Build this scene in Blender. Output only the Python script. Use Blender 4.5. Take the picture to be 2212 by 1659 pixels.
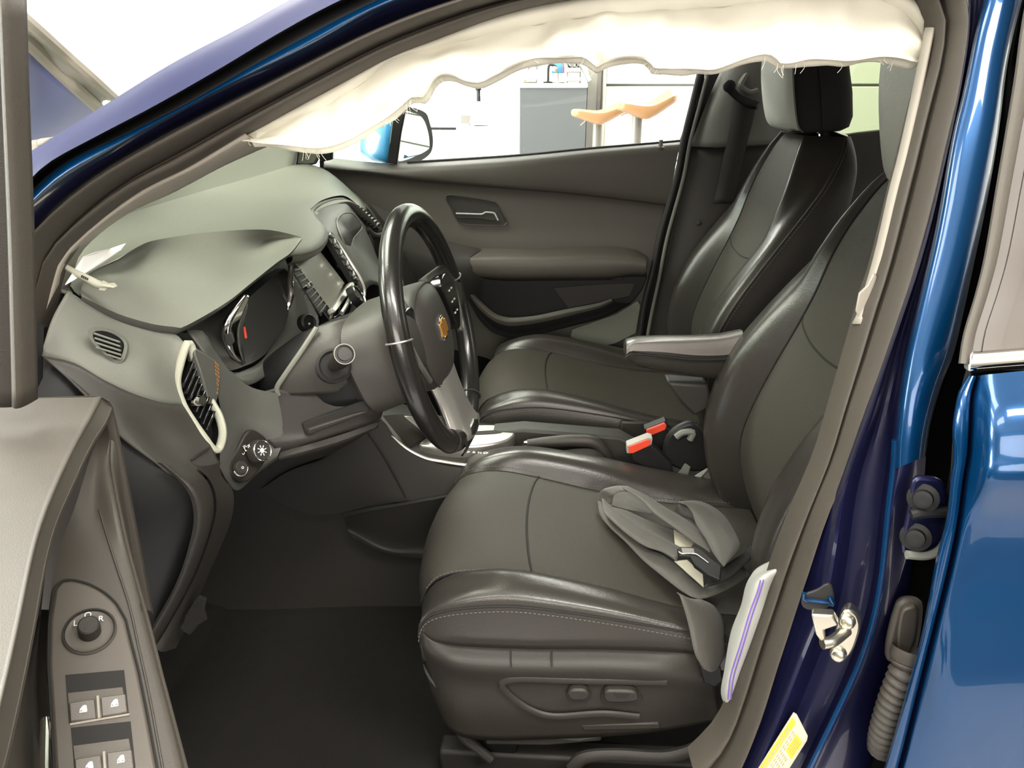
import bpy, bmesh, math, random
from math import sin, cos, pi, radians, tan
from mathutils import Vector as V, Matrix, noise

for _o in list(bpy.data.objects):
    bpy.data.objects.remove(_o)
C = bpy.context.scene.collection
scn = bpy.context.scene
random.seed(7)

# ------------------------------------------------------------------ camera
FPX, CPX, CPY = 1640.0, 1106.0, 829.5
CAM = V((0, -1.5, 1.25))
PITCH, YAW = radians(21.5), radians(3.6)
FW = V((-sin(YAW) * cos(PITCH), cos(YAW) * cos(PITCH), -sin(PITCH)))
RT = V((cos(YAW), sin(YAW), 0))
UP = RT.cross(FW)
cd = bpy.data.cameras.new('camera')
cam = bpy.data.objects.new('camera', cd)
C.objects.link(cam)
cam.location = CAM
cam.rotation_euler = (pi / 2 - PITCH, 0, YAW)
cd.sensor_width = 36
cd.lens = FPX / 2212 * 36
cd.clip_start = 0.02
scn.camera = cam

# ------------------------------------------------------------------ world, lights, exposure
w = bpy.data.worlds.new('world')
scn.world = w
w.use_nodes = True
w.node_tree.nodes['Background'].inputs[0].default_value = (0.9, 0.95, 1, 1)
w.node_tree.nodes['Background'].inputs[1].default_value = 0.3
scn.view_settings.view_transform = 'Standard'
scn.view_settings.look = 'None'
scn.view_settings.gamma = 1
scn.view_settings.use_curve_mapping = False
scn.view_settings.exposure = 0.6


def lamp(loc, sx, sy, e, col=(1, .955, .89), aim=None):
    l = bpy.data.lights.new('area_lamp', 'AREA')
    l.shape = 'RECTANGLE'
    l.size, l.size_y, l.energy, l.color = sx, sy, e, col
    o = bpy.data.objects.new('area_lamp', l)
    C.objects.link(o)
    o.location = loc
    if aim:
        o.rotation_euler = (V(aim) - V(loc)).to_track_quat('-Z', 'Y').to_euler()
    return o


# the shop's ceiling lamps: a row over the open doors' side, one ahead of the bonnet, one over the far bay
LZ = 3.45
for lx, ly, sx, sy, e in [(-1.3, 0.1, 1.2, 2.4, 105), (-4.2, 0.0, 1.2, 2.4, 160), (-1.8, 3.9, 2.4, 1.2, 230), (1.6, 3.9, 2.4, 1.2, 200),
                          (4.6, 3.6, 2.4, 1.2, 110), (-1.6, -3.0, 2.4, .8, 70), (1.4, -2.4, 2.4, .8, 130), (4.8, -1.2, 1.2, 2.4, 80)]:
    lamp((lx, ly, LZ), sx, sy, e)
# added low area light ahead of the car, brightens the seat fronts
lamp((-6.6, .3, 1.5), 4.6, 2.6, 900, (.93, 1, .95), (0, .3, 1.1))
# added area light behind the camera, brightens the airbag and far door
lamp((.2, -6.1, 2.3), 5.0, 1.6, 185, (1, .93, .84), (0, 0, 1.1))


# ------------------------------------------------------------------ pixel rays of the measured photograph -> real positions
def ray(px, py):
    return FW + RT * ((px - CPX) / FPX) + UP * ((CPY - py) / FPX)


def A(px, py, y):
    d = ray(px, py)
    return CAM + d * ((y - CAM.y) / d.y)


def AZ(px, py, z):
    d = ray(px, py)
    return CAM + d * ((z - CAM.z) / d.z)


def AX(px, py, x):
    d = ray(px, py)
    return CAM + d * ((x - CAM.x) / d.x)


def near_all(pts, y=None, d=.013):
    return [near(p, d) for p in AL(pts, y)]


def AL(pts, y=None):
    """list of (px,py[,y]) -> points; y a number or a function of (px,py)"""
    out = []
    for p in pts:
        yy = p[2] if len(p) > 2 else (y(p[0], p[1]) if callable(y) else y)
        out.append(A(p[0], p[1], yy))
    return out


def near(p, d):
    """a point lifted off its surface by d towards the open door"""
    return p + (CAM - p).normalized() * d


def lerp_table(tab):
    def f(t):
        if t <= tab[0][0]:
            return tab[0][1]
        for (a, va), (b, vb) in zip(tab, tab[1:]):
            if t <= b:
                return va + (vb - va) * (t - a) / (b - a)
        return tab[-1][1]
    return f


# ------------------------------------------------------------------ materials
def _mix(nt, a, b, fac):
    n = nt.nodes.new('ShaderNodeMix')
    n.data_type = 'RGBA'
    n.inputs[6].default_value = a if len(a) == 4 else (*a, 1)
    n.inputs[7].default_value = b if len(b) == 4 else (*b, 1)
    nt.links.new(fac, n.inputs[0])
    return n.outputs[2]


def mat(name, col, rough=.5, metal=0, coat=0, spec=.5, bump=0, bscale=300, bdetail=2, vary=0, vscale=6, trans=0, emit=None, sheen=0, voro=False):
    m = bpy.data.materials.new(name)
    m.use_nodes = True
    nt = m.node_tree
    b = nt.nodes['Principled BSDF']
    b.inputs['Base Color'].default_value = (*col, 1)
    b.inputs['Roughness'].default_value = rough
    b.inputs['Metallic'].default_value = metal
    b.inputs['Coat Weight'].default_value = coat
    b.inputs['Coat Roughness'].default_value = .04
    b.inputs['Specular IOR Level'].default_value = spec
    b.inputs['Sheen Weight'].default_value = sheen
    if trans:
        b.inputs['Transmission Weight'].default_value = trans
    if emit:
        b.inputs['Emission Color'].default_value = (*emit[0], 1)
        b.inputs['Emission Strength'].default_value = emit[1]
    tc = nt.nodes.new('ShaderNodeTexCoord')
    if vary:
        n = nt.nodes.new('ShaderNodeTexNoise')
        n.inputs['Scale'].default_value = vscale
        n.inputs['Detail'].default_value = 6
        nt.links.new(tc.outputs['Object'], n.inputs['Vector'])
        lo = tuple(c * (1 - vary) for c in col)
        hi = tuple(min(1, c * (1 + vary)) for c in col)
        nt.links.new(_mix(nt, lo, hi, n.outputs['Fac']), b.inputs['Base Color'])
    if bump:
        if voro:
            n = nt.nodes.new('ShaderNodeTexVoronoi')
            out = n.outputs['Distance']
        else:
            n = nt.nodes.new('ShaderNodeTexNoise')
            n.inputs['Detail'].default_value = bdetail
            out = n.outputs['Fac']
        n.inputs['Scale'].default_value = bscale
        nt.links.new(tc.outputs['Object'], n.inputs['Vector'])
        bp = nt.nodes.new('ShaderNodeBump')
        bp.inputs['Strength'].default_value = bump
        bp.inputs['Distance'].default_value = .002
        nt.links.new(out, bp.inputs['Height'])
        nt.links.new(bp.outputs['Normal'], b.inputs['Normal'])
    return m


def window_mat(name, tint, refl=1.0):
    """thin pane: lets light straight through with a tint, reflects by Fresnel"""
    m = bpy.data.materials.new(name)
    m.use_nodes = True
    nt = m.node_tree
    nt.nodes.remove(nt.nodes['Principled BSDF'])
    out = nt.nodes['Material Output']
    t = nt.nodes.new('ShaderNodeBsdfTransparent')
    t.inputs[0].default_value = (*tint, 1)
    g = nt.nodes.new('ShaderNodeBsdfGlossy')
    g.inputs['Roughness'].default_value = .02
    f = nt.nodes.new('ShaderNodeFresnel')
    f.inputs[0].default_value = 1.45
    mx = nt.nodes.new('ShaderNodeMixShader')
    nt.links.new(f.outputs[0], mx.inputs[0])
    nt.links.new(t.outputs[0], mx.inputs[1])
    nt.links.new(g.outputs[0], mx.inputs[2])
    nt.links.new(mx.outputs[0], out.inputs[0])
    return m


def cloth_mat(name, col, trans):
    m = mat(name, col, .85, bump=.2, bscale=1400)
    nt = m.node_tree
    t = nt.nodes.new('ShaderNodeBsdfTranslucent')
    t.inputs[0].default_value = (*col, 1)
    mx = nt.nodes.new('ShaderNodeMixShader')
    mx.inputs[0].default_value = trans
    nt.links.new(nt.nodes['Principled BSDF'].outputs[0], mx.inputs[1])
    nt.links.new(t.outputs[0], mx.inputs[2])
    nt.links.new(mx.outputs[0], nt.nodes['Material Output'].inputs[0])
    return m


M = dict(
    leather=mat('leather_black', (0.0336, 0.0304, 0.0264), .28, bump=.12, bscale=420, spec=.5),
    insert=mat('leather_perforated', (0.048, 0.0432, 0.0352), .6, bump=.25, bscale=600, voro=True, spec=.3),
    seam=mat('seam_dark', (.012, .011, .01), .8),
    stitch=mat('stitch_thread', (.12, .11, .095), .8),
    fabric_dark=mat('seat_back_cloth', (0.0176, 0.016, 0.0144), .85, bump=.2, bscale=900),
    plastic_far_lit=mat('plastic_far_door_lit', (0.0736, 0.0672, 0.0568), .5, bump=.18, bscale=700, spec=.4),  # plastic lightened to paint in the light on the far door
    armrest=mat('armrest_top_sheen', (0.136, 0.1216, 0.112), .38, bump=.12, bscale=420),  # grazing highlight on the pad put into a lighter colour
    void=mat('gap_shade_black', (.004, .004, .004), 1, spec=0),  # near-black paints in the shade of the deep pillar gap
    bright=mat('bright_handle', (.62, .62, .6), .25, metal=.35),
    dash_low=mat('dash_plastic_darker', (0.0496, 0.0464, 0.04), .5, bump=.15, bscale=700, spec=.4),
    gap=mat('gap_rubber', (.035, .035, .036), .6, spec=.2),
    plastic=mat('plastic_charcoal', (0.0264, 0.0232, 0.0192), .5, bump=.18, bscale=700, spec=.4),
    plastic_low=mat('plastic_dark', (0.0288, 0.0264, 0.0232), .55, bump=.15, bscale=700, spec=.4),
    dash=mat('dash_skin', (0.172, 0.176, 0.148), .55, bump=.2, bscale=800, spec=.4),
    dash_mid=mat('dash_plastic', (0.084, 0.0848, 0.0736), .5, bump=.15, bscale=700, spec=.4),
    doorskin=mat('door_trim', (0.056, 0.048, 0.0384), .5, bump=.1, bscale=900, spec=.45, vary=.12, vscale=14),
    switchplate_lit=mat('switch_plate', (0.084, 0.072, 0.0584), .42, bump=.08, bscale=900),  # door trim plastic, lightened to make up for weaker light on the plate
    rubber=mat('weatherstrip', (.058, .049, .038), .62, bump=.15, bscale=500),
    rubber_dark=mat('weatherstrip_dark', (.016, .015, .015), .55),
    trim=mat('pillar_trim', (0.336, 0.304, 0.256), .65, bump=.15, bscale=600),
    trim_grey=mat('pillar_trim_grey', (0.152, 0.152, 0.132), .6, bump=.15, bscale=600),
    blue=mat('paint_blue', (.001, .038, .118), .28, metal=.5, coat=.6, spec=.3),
    blue_rail_dim=mat('paint_blue_rail_dimmed', (0.0048, 0.0072, 0.044), .55, metal=.1, coat=0, spec=.1),  # body blue darkened to hold down the bright reflections on the rail
    hood_lit=mat('hood_underside_lit', (0.128, 0.144, 0.336), .5),  # blue paint made pale, the strong light put into the colour
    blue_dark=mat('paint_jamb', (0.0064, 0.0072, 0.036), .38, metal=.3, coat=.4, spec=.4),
    black=mat('black_plastic', (.010, .010, .010), .5, spec=.3),
    gloss=mat('gloss_black', (.008, .008, .008), .08, coat=.6),
    wheel=mat('wheel_leather', (.013, .012, .011), .24, bump=.06, bscale=500, coat=.25),
    hub=mat('wheel_hub', (0.0336, 0.0304, 0.0264), .5, bump=.15, bscale=800),
    chrome=mat('chrome', (.82, .8, .76), .08, metal=1),
    leather_side=mat('leather_side_matte', (.026, .023, .020), .6, bump=.2, bscale=420, spec=.3),
    headface_glare=mat('head_restraint_glare', (.64, .65, .59), .45, bump=.2, bscale=600, voro=True),  # windscreen glare put into the colour of the dark leather
    wall_dark=mat('wall_dark_lower', (.045, .045, .055), .6),
    wall_beige=mat('wall_beige', (.36, .32, .27), .9),
    silver=mat('satin_silver', (.56, .54, .50), .3, metal=.8),
    steel=mat('zinc_steel', (.62, .58, .47), .3, metal=1, bump=.05, bscale=60),
    cream=mat('vent_ring_cream', (0.44, 0.44, 0.352), .4),
    screen=mat('screen_with_reflection', (.22, .21, .17), .25, coat=.3),  # tan cabin reflection painted into the base colour of the dark screen
    red=mat('red_button', (.75, .07, .035), .35),
    gold=mat('gold_emblem', (.75, .36, .08), .25, metal=.7),
    orange=mat('orange_thread', (.4, .17, .04), .7),
    carpet=mat('carpet_dark', (0.0076, 0.006, 0.004), .95, bump=.8, bscale=260, bdetail=6, vary=.3, vscale=40),
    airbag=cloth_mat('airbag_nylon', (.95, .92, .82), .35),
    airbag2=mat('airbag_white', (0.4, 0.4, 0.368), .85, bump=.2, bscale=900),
    violet=mat('violet_thread', (.16, .09, .42), .8),
    webbing=mat('belt_webbing', (0.0624, 0.0576, 0.048), .55, bump=.3, bscale=900, sheen=.15),
    belt_dark=mat('belt_webbing_black', (.022, .02, .018), .7, bump=.3, bscale=900),
    paper=mat('paper', (.85, .85, .82), .8),
    print=mat('print_ink', (.03, .03, .03), .8),
    white=mat('white_mark', (.72, .72, .68), .6),
    yellow=mat('label_yellow', (.78, .52, .03), .6),
    print_faint=mat('print_faint', (.40, .34, .2), .7),
    label=mat('label_white', (0.496, 0.464, 0.368), .6),
    wood=mat('bent_wood', (0.32, 0.16, 0.068), .45, vary=.15, vscale=9),
    post=mat('post_grey', (0.176, 0.16, 0.144), .4),
    cabinet=mat('cabinet_grey', (0.068, 0.0704, 0.0744), .5),
    wall=mat('wall_paint', (.82, .82, .79), .9),
    ceil=mat('ceiling_paint', (.75, .75, .72), .9),
    floor=mat('shop_floor', (.46, .44, .45), .35, vary=.35, vscale=45, bump=.05, bscale=30),
    garage=mat('garage_panel', (.66, .70, .64), .5),
    frame=mat('frame_paint', (0.32, 0.304, 0.272), .6),
    tint=mat('glass_with_reflection', (0.0624, 0.0512, 0.0416), .35, spec=.3),  # taupe reflection painted into the base colour of the dark pane
    red_needle=mat('needle_red', (.6, .05, .03), .4),
    glass_w=window_mat('windscreen_glass', (.88, .93, .84)),
    glass_s=window_mat('door_glass', (.90, .96, .92)),
    glass_r=window_mat('rear_glass', (.26, .285, .20)),
    glass_q=window_mat('quarter_glass', (.74, .84, .74)),
    mirror=mat('mirror_silver', (.9, .9, .9), .01, metal=1),
    hose=mat('rubber_bellows', (0.0425, 0.036, 0.029), .55),
    sky=mat('sky_blue_shell', (.01, .16, .36), .35, coat=.5),
)


# ------------------------------------------------------------------ object helpers
def thing(name, label, cat, loc=(0, 0, 0), group=None):
    o = bpy.data.objects.new(name, None)
    C.objects.link(o)
    o.location = loc
    o.empty_display_size = .05
    o['label'] = label
    o['category'] = cat
    if group:
        o['group'] = group
    return o


def put(name, verts, faces, m, parent=None, smooth=True, sharp=35, thick=0, bevel=0, bseg=2, subd=0, label=None):
    me = bpy.data.meshes.new(name)
    off = V(parent.matrix_basis.translation) if parent is not None else V((0, 0, 0))
    if parent is not None and parent.parent is not None:
        off = off + V(parent.parent.matrix_basis.translation)
    me.from_pydata([tuple(V(v) - off) for v in verts], [], faces)
    me.validate()
    bm = bmesh.new()
    bm.from_mesh(me)
    bmesh.ops.remove_doubles(bm, verts=bm.verts, dist=1e-6)
    bmesh.ops.recalc_face_normals(bm, faces=bm.faces)
    bm.to_mesh(me)
    bm.free()
    me.materials.append(M[m])
    if smooth:
        for p in me.polygons:
            p.use_smooth = True
        if sharp:
            me.set_sharp_from_angle(angle=radians(sharp))
    o = bpy.data.objects.new(name, me)
    C.objects.link(o)
    if parent is not None:
        o.parent = parent
    if thick:
        md = o.modifiers.new('thick', 'SOLIDIFY')
        md.thickness = thick
        md.offset = 0
        md.use_even_offset = False
    if bevel:
        md = o.modifiers.new('bevel', 'BEVEL')
        md.width = bevel
        md.segments = bseg
        md.limit_method = 'ANGLE'
        md.angle_limit = radians(40)
        md.use_clamp_overlap = True
    if subd:
        md = o.modifiers.new('sub', 'SUBSURF')
        md.levels = md.render_levels = subd
    if label:
        o['label'] = label
    return o


def cr(p0, p1, p2, p3, t):
    return .5 * ((2 * p1) + (-p0 + p2) * t + (2 * p0 - 5 * p1 + 4 * p2 - p3) * t * t + (-p0 + 3 * p1 - 3 * p2 + p3) * t ** 3)


def curve(pts, n, closed=False, smooth=True):
    """resample a polyline to n points, evenly along its (Catmull-Rom) length"""
    pts = [V(p) for p in pts]
    k = len(pts)
    dense = []
    segs = k if closed else k - 1
    for i in range(segs):
        if closed:
            a, b, c, d = pts[(i - 1) % k], pts[i], pts[(i + 1) % k], pts[(i + 2) % k]
        else:
            b, c = pts[i], pts[i + 1]
            a = pts[i - 1] if i else b * 2 - c
            d = pts[i + 2] if i + 2 < k else c * 2 - b
        for j in range(10):
            dense.append(cr(a, b, c, d, j / 10) if smooth else b.lerp(c, j / 10))
    dense.append(pts[0] if closed else pts[-1])
    L = [0]
    for a, b in zip(dense, dense[1:]):
        L.append(L[-1] + (b - a).length)
    out, i = [], 0
    cnt = n if not closed else n + 1
    for q in range(cnt):
        t = L[-1] * q / (cnt - 1)
        while i < len(L) - 2 and L[i + 1] < t:
            i += 1
        dl = L[i + 1] - L[i]
        out.append(dense[i].lerp(dense[i + 1], (t - L[i]) / dl if dl > 1e-9 else 0))
    return out[:n]


def grid_faces(nu, nv, cu=False, cv=False):
    f = []
    for j in range(nv if cv else nv - 1):
        for i in range(nu if cu else nu - 1):
            a, b = j * nu + i, j * nu + (i + 1) % nu
            c, d = ((j + 1) % nv) * nu + (i + 1) % nu, ((j + 1) % nv) * nu + i
            f.append((a, b, c, d))
    return f


def loft_data(rails, n=24, m=1, smooth_across=True, closed=False):
    rows = [curve(r, n, closed) for r in rails]
    if m > 1:
        cols = []
        for i in range(n):
            col = [r[i] for r in rows]
            k = len(col)
            seq = []
            for s in range(k - 1):
                b, c = col[s], col[s + 1]
                a = col[s - 1] if s else b * 2 - c
                d = col[s + 2] if s + 2 < k else c * 2 - b
                for j in range(m):
                    seq.append(cr(a, b, c, d, j / m) if smooth_across else b.lerp(c, j / m))
            seq.append(col[-1])
            cols.append(seq)
        rows = [[cols[i][j] for i in range(n)] for j in range(len(cols[0]))]
    verts = [p for r in rows for p in r]
    return verts, grid_faces(n, len(rows), cu=closed)


def loft(name, rails, m_, parent=None, n=24, m=4, thick=0, smooth_across=True, closed=False, label=None, sharp=50, bevel=0):
    v, f = loft_data(rails, n, m, smooth_across, closed)
    return put(name, v, f, m_, parent, thick=thick, label=label, sharp=sharp, bevel=bevel)


def tube_data(path, r, seg=10, closed=False, n=None, cap=True, smooth=True):
    """round or oval tube; r a number, (ra, rb) with ra along the first normal, or a list of numbers per path point"""
    n = n or max(8, 4 * len(path))
    pts = curve(path, n, closed, smooth)
    rl = None
    if isinstance(r, list):
        f = lerp_table([(i / (len(r) - 1), x) for i, x in enumerate(r)])
        rl = [f(i / (n - 1)) for i in range(n)]
    verts, nrm = [], None
    for i, p in enumerate(pts):
        a = pts[i - 1] if (i or closed) else p
        b = pts[(i + 1) % n] if (i < n - 1 or closed) else p
        t = (b - a).normalized()
        if nrm is None:
            nrm = t.cross(V((0, 0, 1)) if abs(t.z) < .9 else V((1, 0, 0))).normalized()
        else:
            nrm = (nrm - t * nrm.dot(t)).normalized()
        bn = t.cross(nrm)
        ra, rb = (r if isinstance(r, tuple) else ((rl[i],) * 2 if rl else (r, r)))
        for k in range(seg):
            an = 2 * pi * k / seg
            verts.append(p + nrm * ra * cos(an) + bn * rb * sin(an))
    faces = grid_faces(seg, n, cu=True, cv=closed)
    if cap and not closed:
        faces.append(tuple(range(seg - 1, -1, -1)))
        faces.append(tuple((n - 1) * seg + k for k in range(seg)))
    return verts, faces


def tube(name, path, r, m_, parent=None, seg=10, closed=False, n=None, label=None, smooth=True):
    v, f = tube_data(path, r, seg, closed, n, smooth=smooth)
    return put(name, v, f, m_, parent, label=label)


def join_data(parts):
    V_, F_ = [], []
    for v, f in parts:
        o = len(V_)
        V_ += list(v)
        F_ += [tuple(i + o for i in q) for q in f]
    return V_, F_


def frame_of(nrm, up=V((0, 0, 1))):
    n = V(nrm).normalized()
    r = up.cross(n)
    if r.length < 1e-4:
        r = V((1, 0, 0)).cross(n)
    r.normalize()
    return r, n.cross(r), n


def box_data(c, size, axes=None):
    ax = axes or (V((1, 0, 0)), V((0, 1, 0)), V((0, 0, 1)))
    c = V(c)
    v = []
    for sx in (-1, 1):
        for sy in (-1, 1):
            for sz in (-1, 1):
                v.append(c + ax[0] * (sx * size[0] / 2) + ax[1] * (sy * size[1] / 2) + ax[2] * (sz * size[2] / 2))
    return v, [(0, 1, 3, 2), (4, 6, 7, 5), (0, 4, 5, 1), (2, 3, 7, 6), (0, 2, 6, 4), (1, 5, 7, 3)]


def box(name, c, size, m_, parent=None, axes=None, bevel=.004, bseg=2, label=None):
    v, f = box_data(c, size, axes)
    return put(name, v, f, m_, parent, bevel=bevel, bseg=bseg, label=label)


def prism_data(outline, depth_vec):
    n = len(outline)
    d = V(depth_vec)
    v = [V(p) for p in outline] + [V(p) + d for p in outline]
    f = [tuple(range(n)), tuple(range(2 * n - 1, n - 1, -1))]
    f += [(i, i + n, (i + 1) % n + n, (i + 1) % n) for i in range(n)]
    return v, f


def prism(name, outline, depth_vec, m_, parent=None, bevel=.003, bseg=2, label=None, rnd=0):
    if rnd:
        outline = curve(outline, rnd, True)
    v, f = prism_data(outline, depth_vec)
    return put(name, v, f, m_, parent, bevel=bevel, bseg=bseg, label=label, sharp=40)


def lathe_data(p0, axis, prof, seg=24):
    """prof: list of (radius, distance along axis)"""
    r_, u_, n_ = frame_of(axis)
    v = []
    for rad, h in prof:
        for k in range(seg):
            a = 2 * pi * k / seg
            v.append(V(p0) + n_ * h + (r_ * cos(a) + u_ * sin(a)) * rad)
    return v, grid_faces(seg, len(prof), cu=True)


def lathe(name, p0, axis, prof, m_, parent=None, seg=24, label=None, sharp=40):
    v, f = lathe_data(p0, axis, prof, seg)
    return put(name, v, f, m_, parent, label=label, sharp=sharp)


def ring_of(prof_center, axes, w, h, k=24, p=4.0):
    """superellipse loop in the plane of axes[0], axes[1]"""
    out = []
    for i in range(k):
        a = 2 * pi * i / k
        ca, sa = cos(a), sin(a)
        x = math.copysign(abs(ca) ** (2 / p), ca) * w / 2
        y = math.copysign(abs(sa) ** (2 / p), sa) * h / 2
        out.append(V(prof_center) + axes[0] * x + axes[1] * y)
    return out


def sections(name, rings, m_, parent=None, caps=True, label=None, sharp=45):
    k = len(rings[0])
    v = [p for r in rings for p in r]
    f = grid_faces(k, len(rings), cu=True)
    if caps:
        f.append(tuple(range(k - 1, -1, -1)))
        f.append(tuple((len(rings) - 1) * k + i for i in range(k)))
    return put(name, v, f, m_, parent, label=label, sharp=sharp)


def dashes(name, path, m_, parent, gap=.006, ln=.0035, r=.0006, lift=V((0, 0, 0))):
    """a row of stitches along a path, one joined part"""
    L = sum((V(b) - V(a)).length for a, b in zip(path, path[1:]))
    n = max(4, int(L / gap))
    pts = curve(path, n)
    parts = []
    for a, b in zip(pts, pts[1:]):
        t = (b - a)
        if t.length < 1e-6:
            continue
        t.normalize()
        s = t.cross(V((0, 0, 1)))
        if s.length < 1e-4:
            s = V((1, 0, 0))
        s.normalize()
        parts.append(box_data(a.lerp(b, .5) + lift, (ln, r * 2, r * 2), (t, s, t.cross(s))))
    v, f = join_data(parts)
    o = put(name, v, f, m_, parent, smooth=False)
    o['kind'] = 'stuff'
    return o


def text(name, s, pos, right, up, size, m_, parent, ext=.0004):
    cu = bpy.data.curves.new(name, 'FONT')
    cu.body = s
    cu.size = size
    cu.extrude = ext
    cu.align_x = 'CENTER'
    cu.align_y = 'CENTER'
    tmp = bpy.data.objects.new(name, cu)
    C.objects.link(tmp)
    dg = bpy.context.evaluated_depsgraph_get()
    me = bpy.data.meshes.new_from_object(tmp.evaluated_get(dg))
    bpy.data.objects.remove(tmp)
    r_, u_ = V(right).normalized(), V(up).normalized()
    n_ = r_.cross(u_)
    vs = [V(pos) + r_ * v.co.x + u_ * v.co.y + n_ * v.co.z for v in me.vertices]
    fs = [tuple(p.vertices) for p in me.polygons]
    return put(name, vs, fs, m_, parent, smooth=False)


def struct(o):
    o['kind'] = 'structure'
    return o
# ================================================================== the workshop around the car
FZ = -.12
struct(box('floor', (0.5, .5, FZ - .05), (15, 14, .1), 'floor', bevel=0))
struct(box('ceiling', (0.5, .5, 3.7), (15, 14, .1), 'ceil', bevel=0))
struct(box('wall_back', (0.5, 7.2, 1.7), (15, .2, 3.9), 'wall', bevel=0))
struct(box('wall_left', (-7.0, .5, 1.7), (.2, 14, 3.9), 'wall', bevel=0))
struct(box('wall_right', (8.0, .5, 1.7), (.2, 14, 3.9), 'wall', bevel=0))
struct(box('wall_front', (0.5, -6.4, 1.7), (15, .2, 3.9), 'wall_beige', bevel=0))
struct(box('trim_2', (0.5, -6.27, .5), (15, .06, 1.24), 'wall_dark', bevel=.01))  # unseen dark wainscot, added to darken what the blue paint reflects
struct(box('floor_dark_added', (.5, -4.2, FZ + .006), (14.4, 4.2, .012), 'wall_dark', bevel=.002))  # unseen dark floor zone, added to darken the rear door's reflection

# sectional garage door in the far right bay: panels with recessed joints
GY = 4.7
gx0, gx1 = A(1307, 250, GY).x, 7.4
gd = struct(box('door_1', ((gx0 + gx1) / 2, GY + .08, 1.45), (gx1 - gx0, .03, 3.2), 'frame', bevel=0))
zj = A(1400, 184, GY).z
zz = [FZ + .01]
while zz[-1] + .5 < zj - .3:
    zz.append(zz[-1] + .52)
zz[-1] = zj - .55
zz += [zj, zj + .55, zj + 1.1, zj + 1.7]
for a, b in zip(zz, zz[1:]):
    box('panel', ((gx0 + gx1) / 2, GY + .04, (a + b) / 2), (gx1 - gx0, .05, b - a - .018), 'garage', gd, bevel=.006)
# steel door post beside it
gp = struct(box('trim_1', (A(1286, 250, GY).x, GY + .1, 1.5), (A(1306, 250, GY).x - A(1268, 250, GY).x, .14, 3.4), 'frame', bevel=.004))
box('flange', (A(1303, 250, GY - .04).x, GY - .03, 1.5), (.022, .1, 3.4), 'trim', gp, bevel=.003)
box('channel', (A(1293, 250, GY - .04).x, GY + .02, 1.5), (.03, .03, 3.4), 'post', gp, bevel=.003)

# tall grey cabinet
CY_ = 4.5
xa, xb = A(1122, 250, CY_).x, A(1266, 250, CY_).x
zt = A(1190, 180, CY_).z
cab = thing('tool_cabinet', 'tall plain grey cabinet seen through the far side window', 'cabinet', ((xa + xb) / 2, CY_ + .25, FZ))
box('carcass', ((xa + xb) / 2, CY_ + .27, (zt + FZ) / 2 + .04), (xb - xa - .02, .5, zt - FZ - .08), 'cabinet', cab, bevel=.01)
box('door', ((xa + xb) / 2, CY_ + .01, (zt + FZ) / 2 + .05), (xb - xa, .022, zt - FZ - .1), 'cabinet', cab, bevel=.006)
box('top', ((xa + xb) / 2, CY_ + .26, zt - .015), (xb - xa + .01, .54, .03), 'wall', cab, bevel=.006)
box('plinth', ((xa + xb) / 2, CY_ + .28, FZ + .04), (xb - xa - .06, .46, .08), 'black', cab)
# on the cabinet
yb = CY_ + .12
b0 = A(1131, 178, yb); b1 = A(1160, 169, yb)
bxt = thing('storage_box', 'small dark box with a pale front label on the grey cabinet', 'box', ((b0.x + b1.x) / 2, yb, zt))
box('body', ((b0.x + b1.x) / 2, yb, zt + (b1.z - b0.z) / 2 + .001), (b1.x - b0.x, .12, b1.z - b0.z), 'post', bxt, bevel=.004)
box('front_label', ((b0.x + b1.x) / 2 + .01, yb - .063, zt + (b1.z - b0.z) / 2), ((b1.x - b0.x) * .66, .004, (b1.z - b0.z) * .4), 'label', bxt, bevel=.001)
ps = A(1204, 150, yb + .1)
mon = thing('monitor', 'pale flat monitor with a red brown edge standing on the grey cabinet', 'monitor', (ps.x, yb + .1, zt))
m0, m1 = A(1192, 158, yb + .1), A(1218, 129, yb + .1)
box('screen', ((m0.x + m1.x) / 2, yb + .1, (m0.z + m1.z) / 2), (m1.x - m0.x, .03, m1.z - m0.z), 'sky', mon, bevel=.004)
box('edge', (m1.x, yb + .08, (m0.z + m1.z) / 2), (.012, .04, m1.z - m0.z), 'red_needle', mon, bevel=.002)
tube('stand', [(ps.x, yb + .1, zt + .012), (ps.x, yb + .11, m0.z + .02)], .012, 'silver', mon, seg=8)
lathe('foot', (ps.x, yb + .1, zt), (0, 0, 1), [(0, 0), (.06, 0), (.06, .008), (.012, .014), (0, .014)], 'silver', mon)
pl = A(1184, 160, yb)
dl = thing('desk_lamp', 'dark bent arm desk lamp on the grey cabinet', 'lamp', (pl.x, yb, zt))
lathe('base', (pl.x, yb, zt), (0, 0, 1), [(0, 0), (.035, 0), (.035, .01), (.01, .016), (0, .016)], 'black', dl)
lt = A(1186, 143, yb)
tube('arm', [(pl.x, yb, zt + .012), (pl.x + .004, yb, lt.z), (pl.x + .04, yb, lt.z + .005), (pl.x + .06, yb, lt.z - .008)], .009, 'black', dl, seg=8)
lathe('shade', (pl.x + .05, yb, lt.z - .02), (.5, 0, 1), [(.03, -.02), (.024, .01), (.008, .02), (0, .02)], 'post', dl)
pt = A(1242, 160, yb)
tray = thing('letter_tray', 'stacked grey trays with papers beside a leaning binder on the cabinet', 'tray', (pt.x, yb, zt))
for k, dz in enumerate((.012, .075, .135)):
    box('shelf', (pt.x - .01, yb, zt + dz + .004), (.12 - .01 * k, .16, .01), 'post', tray, bevel=.002)
    if k < 2:
        box('paper_stack', (pt.x - .012, yb - .01, zt + dz + .02), (.1, .13, .02), 'paper', tray, bevel=.002)
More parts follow.
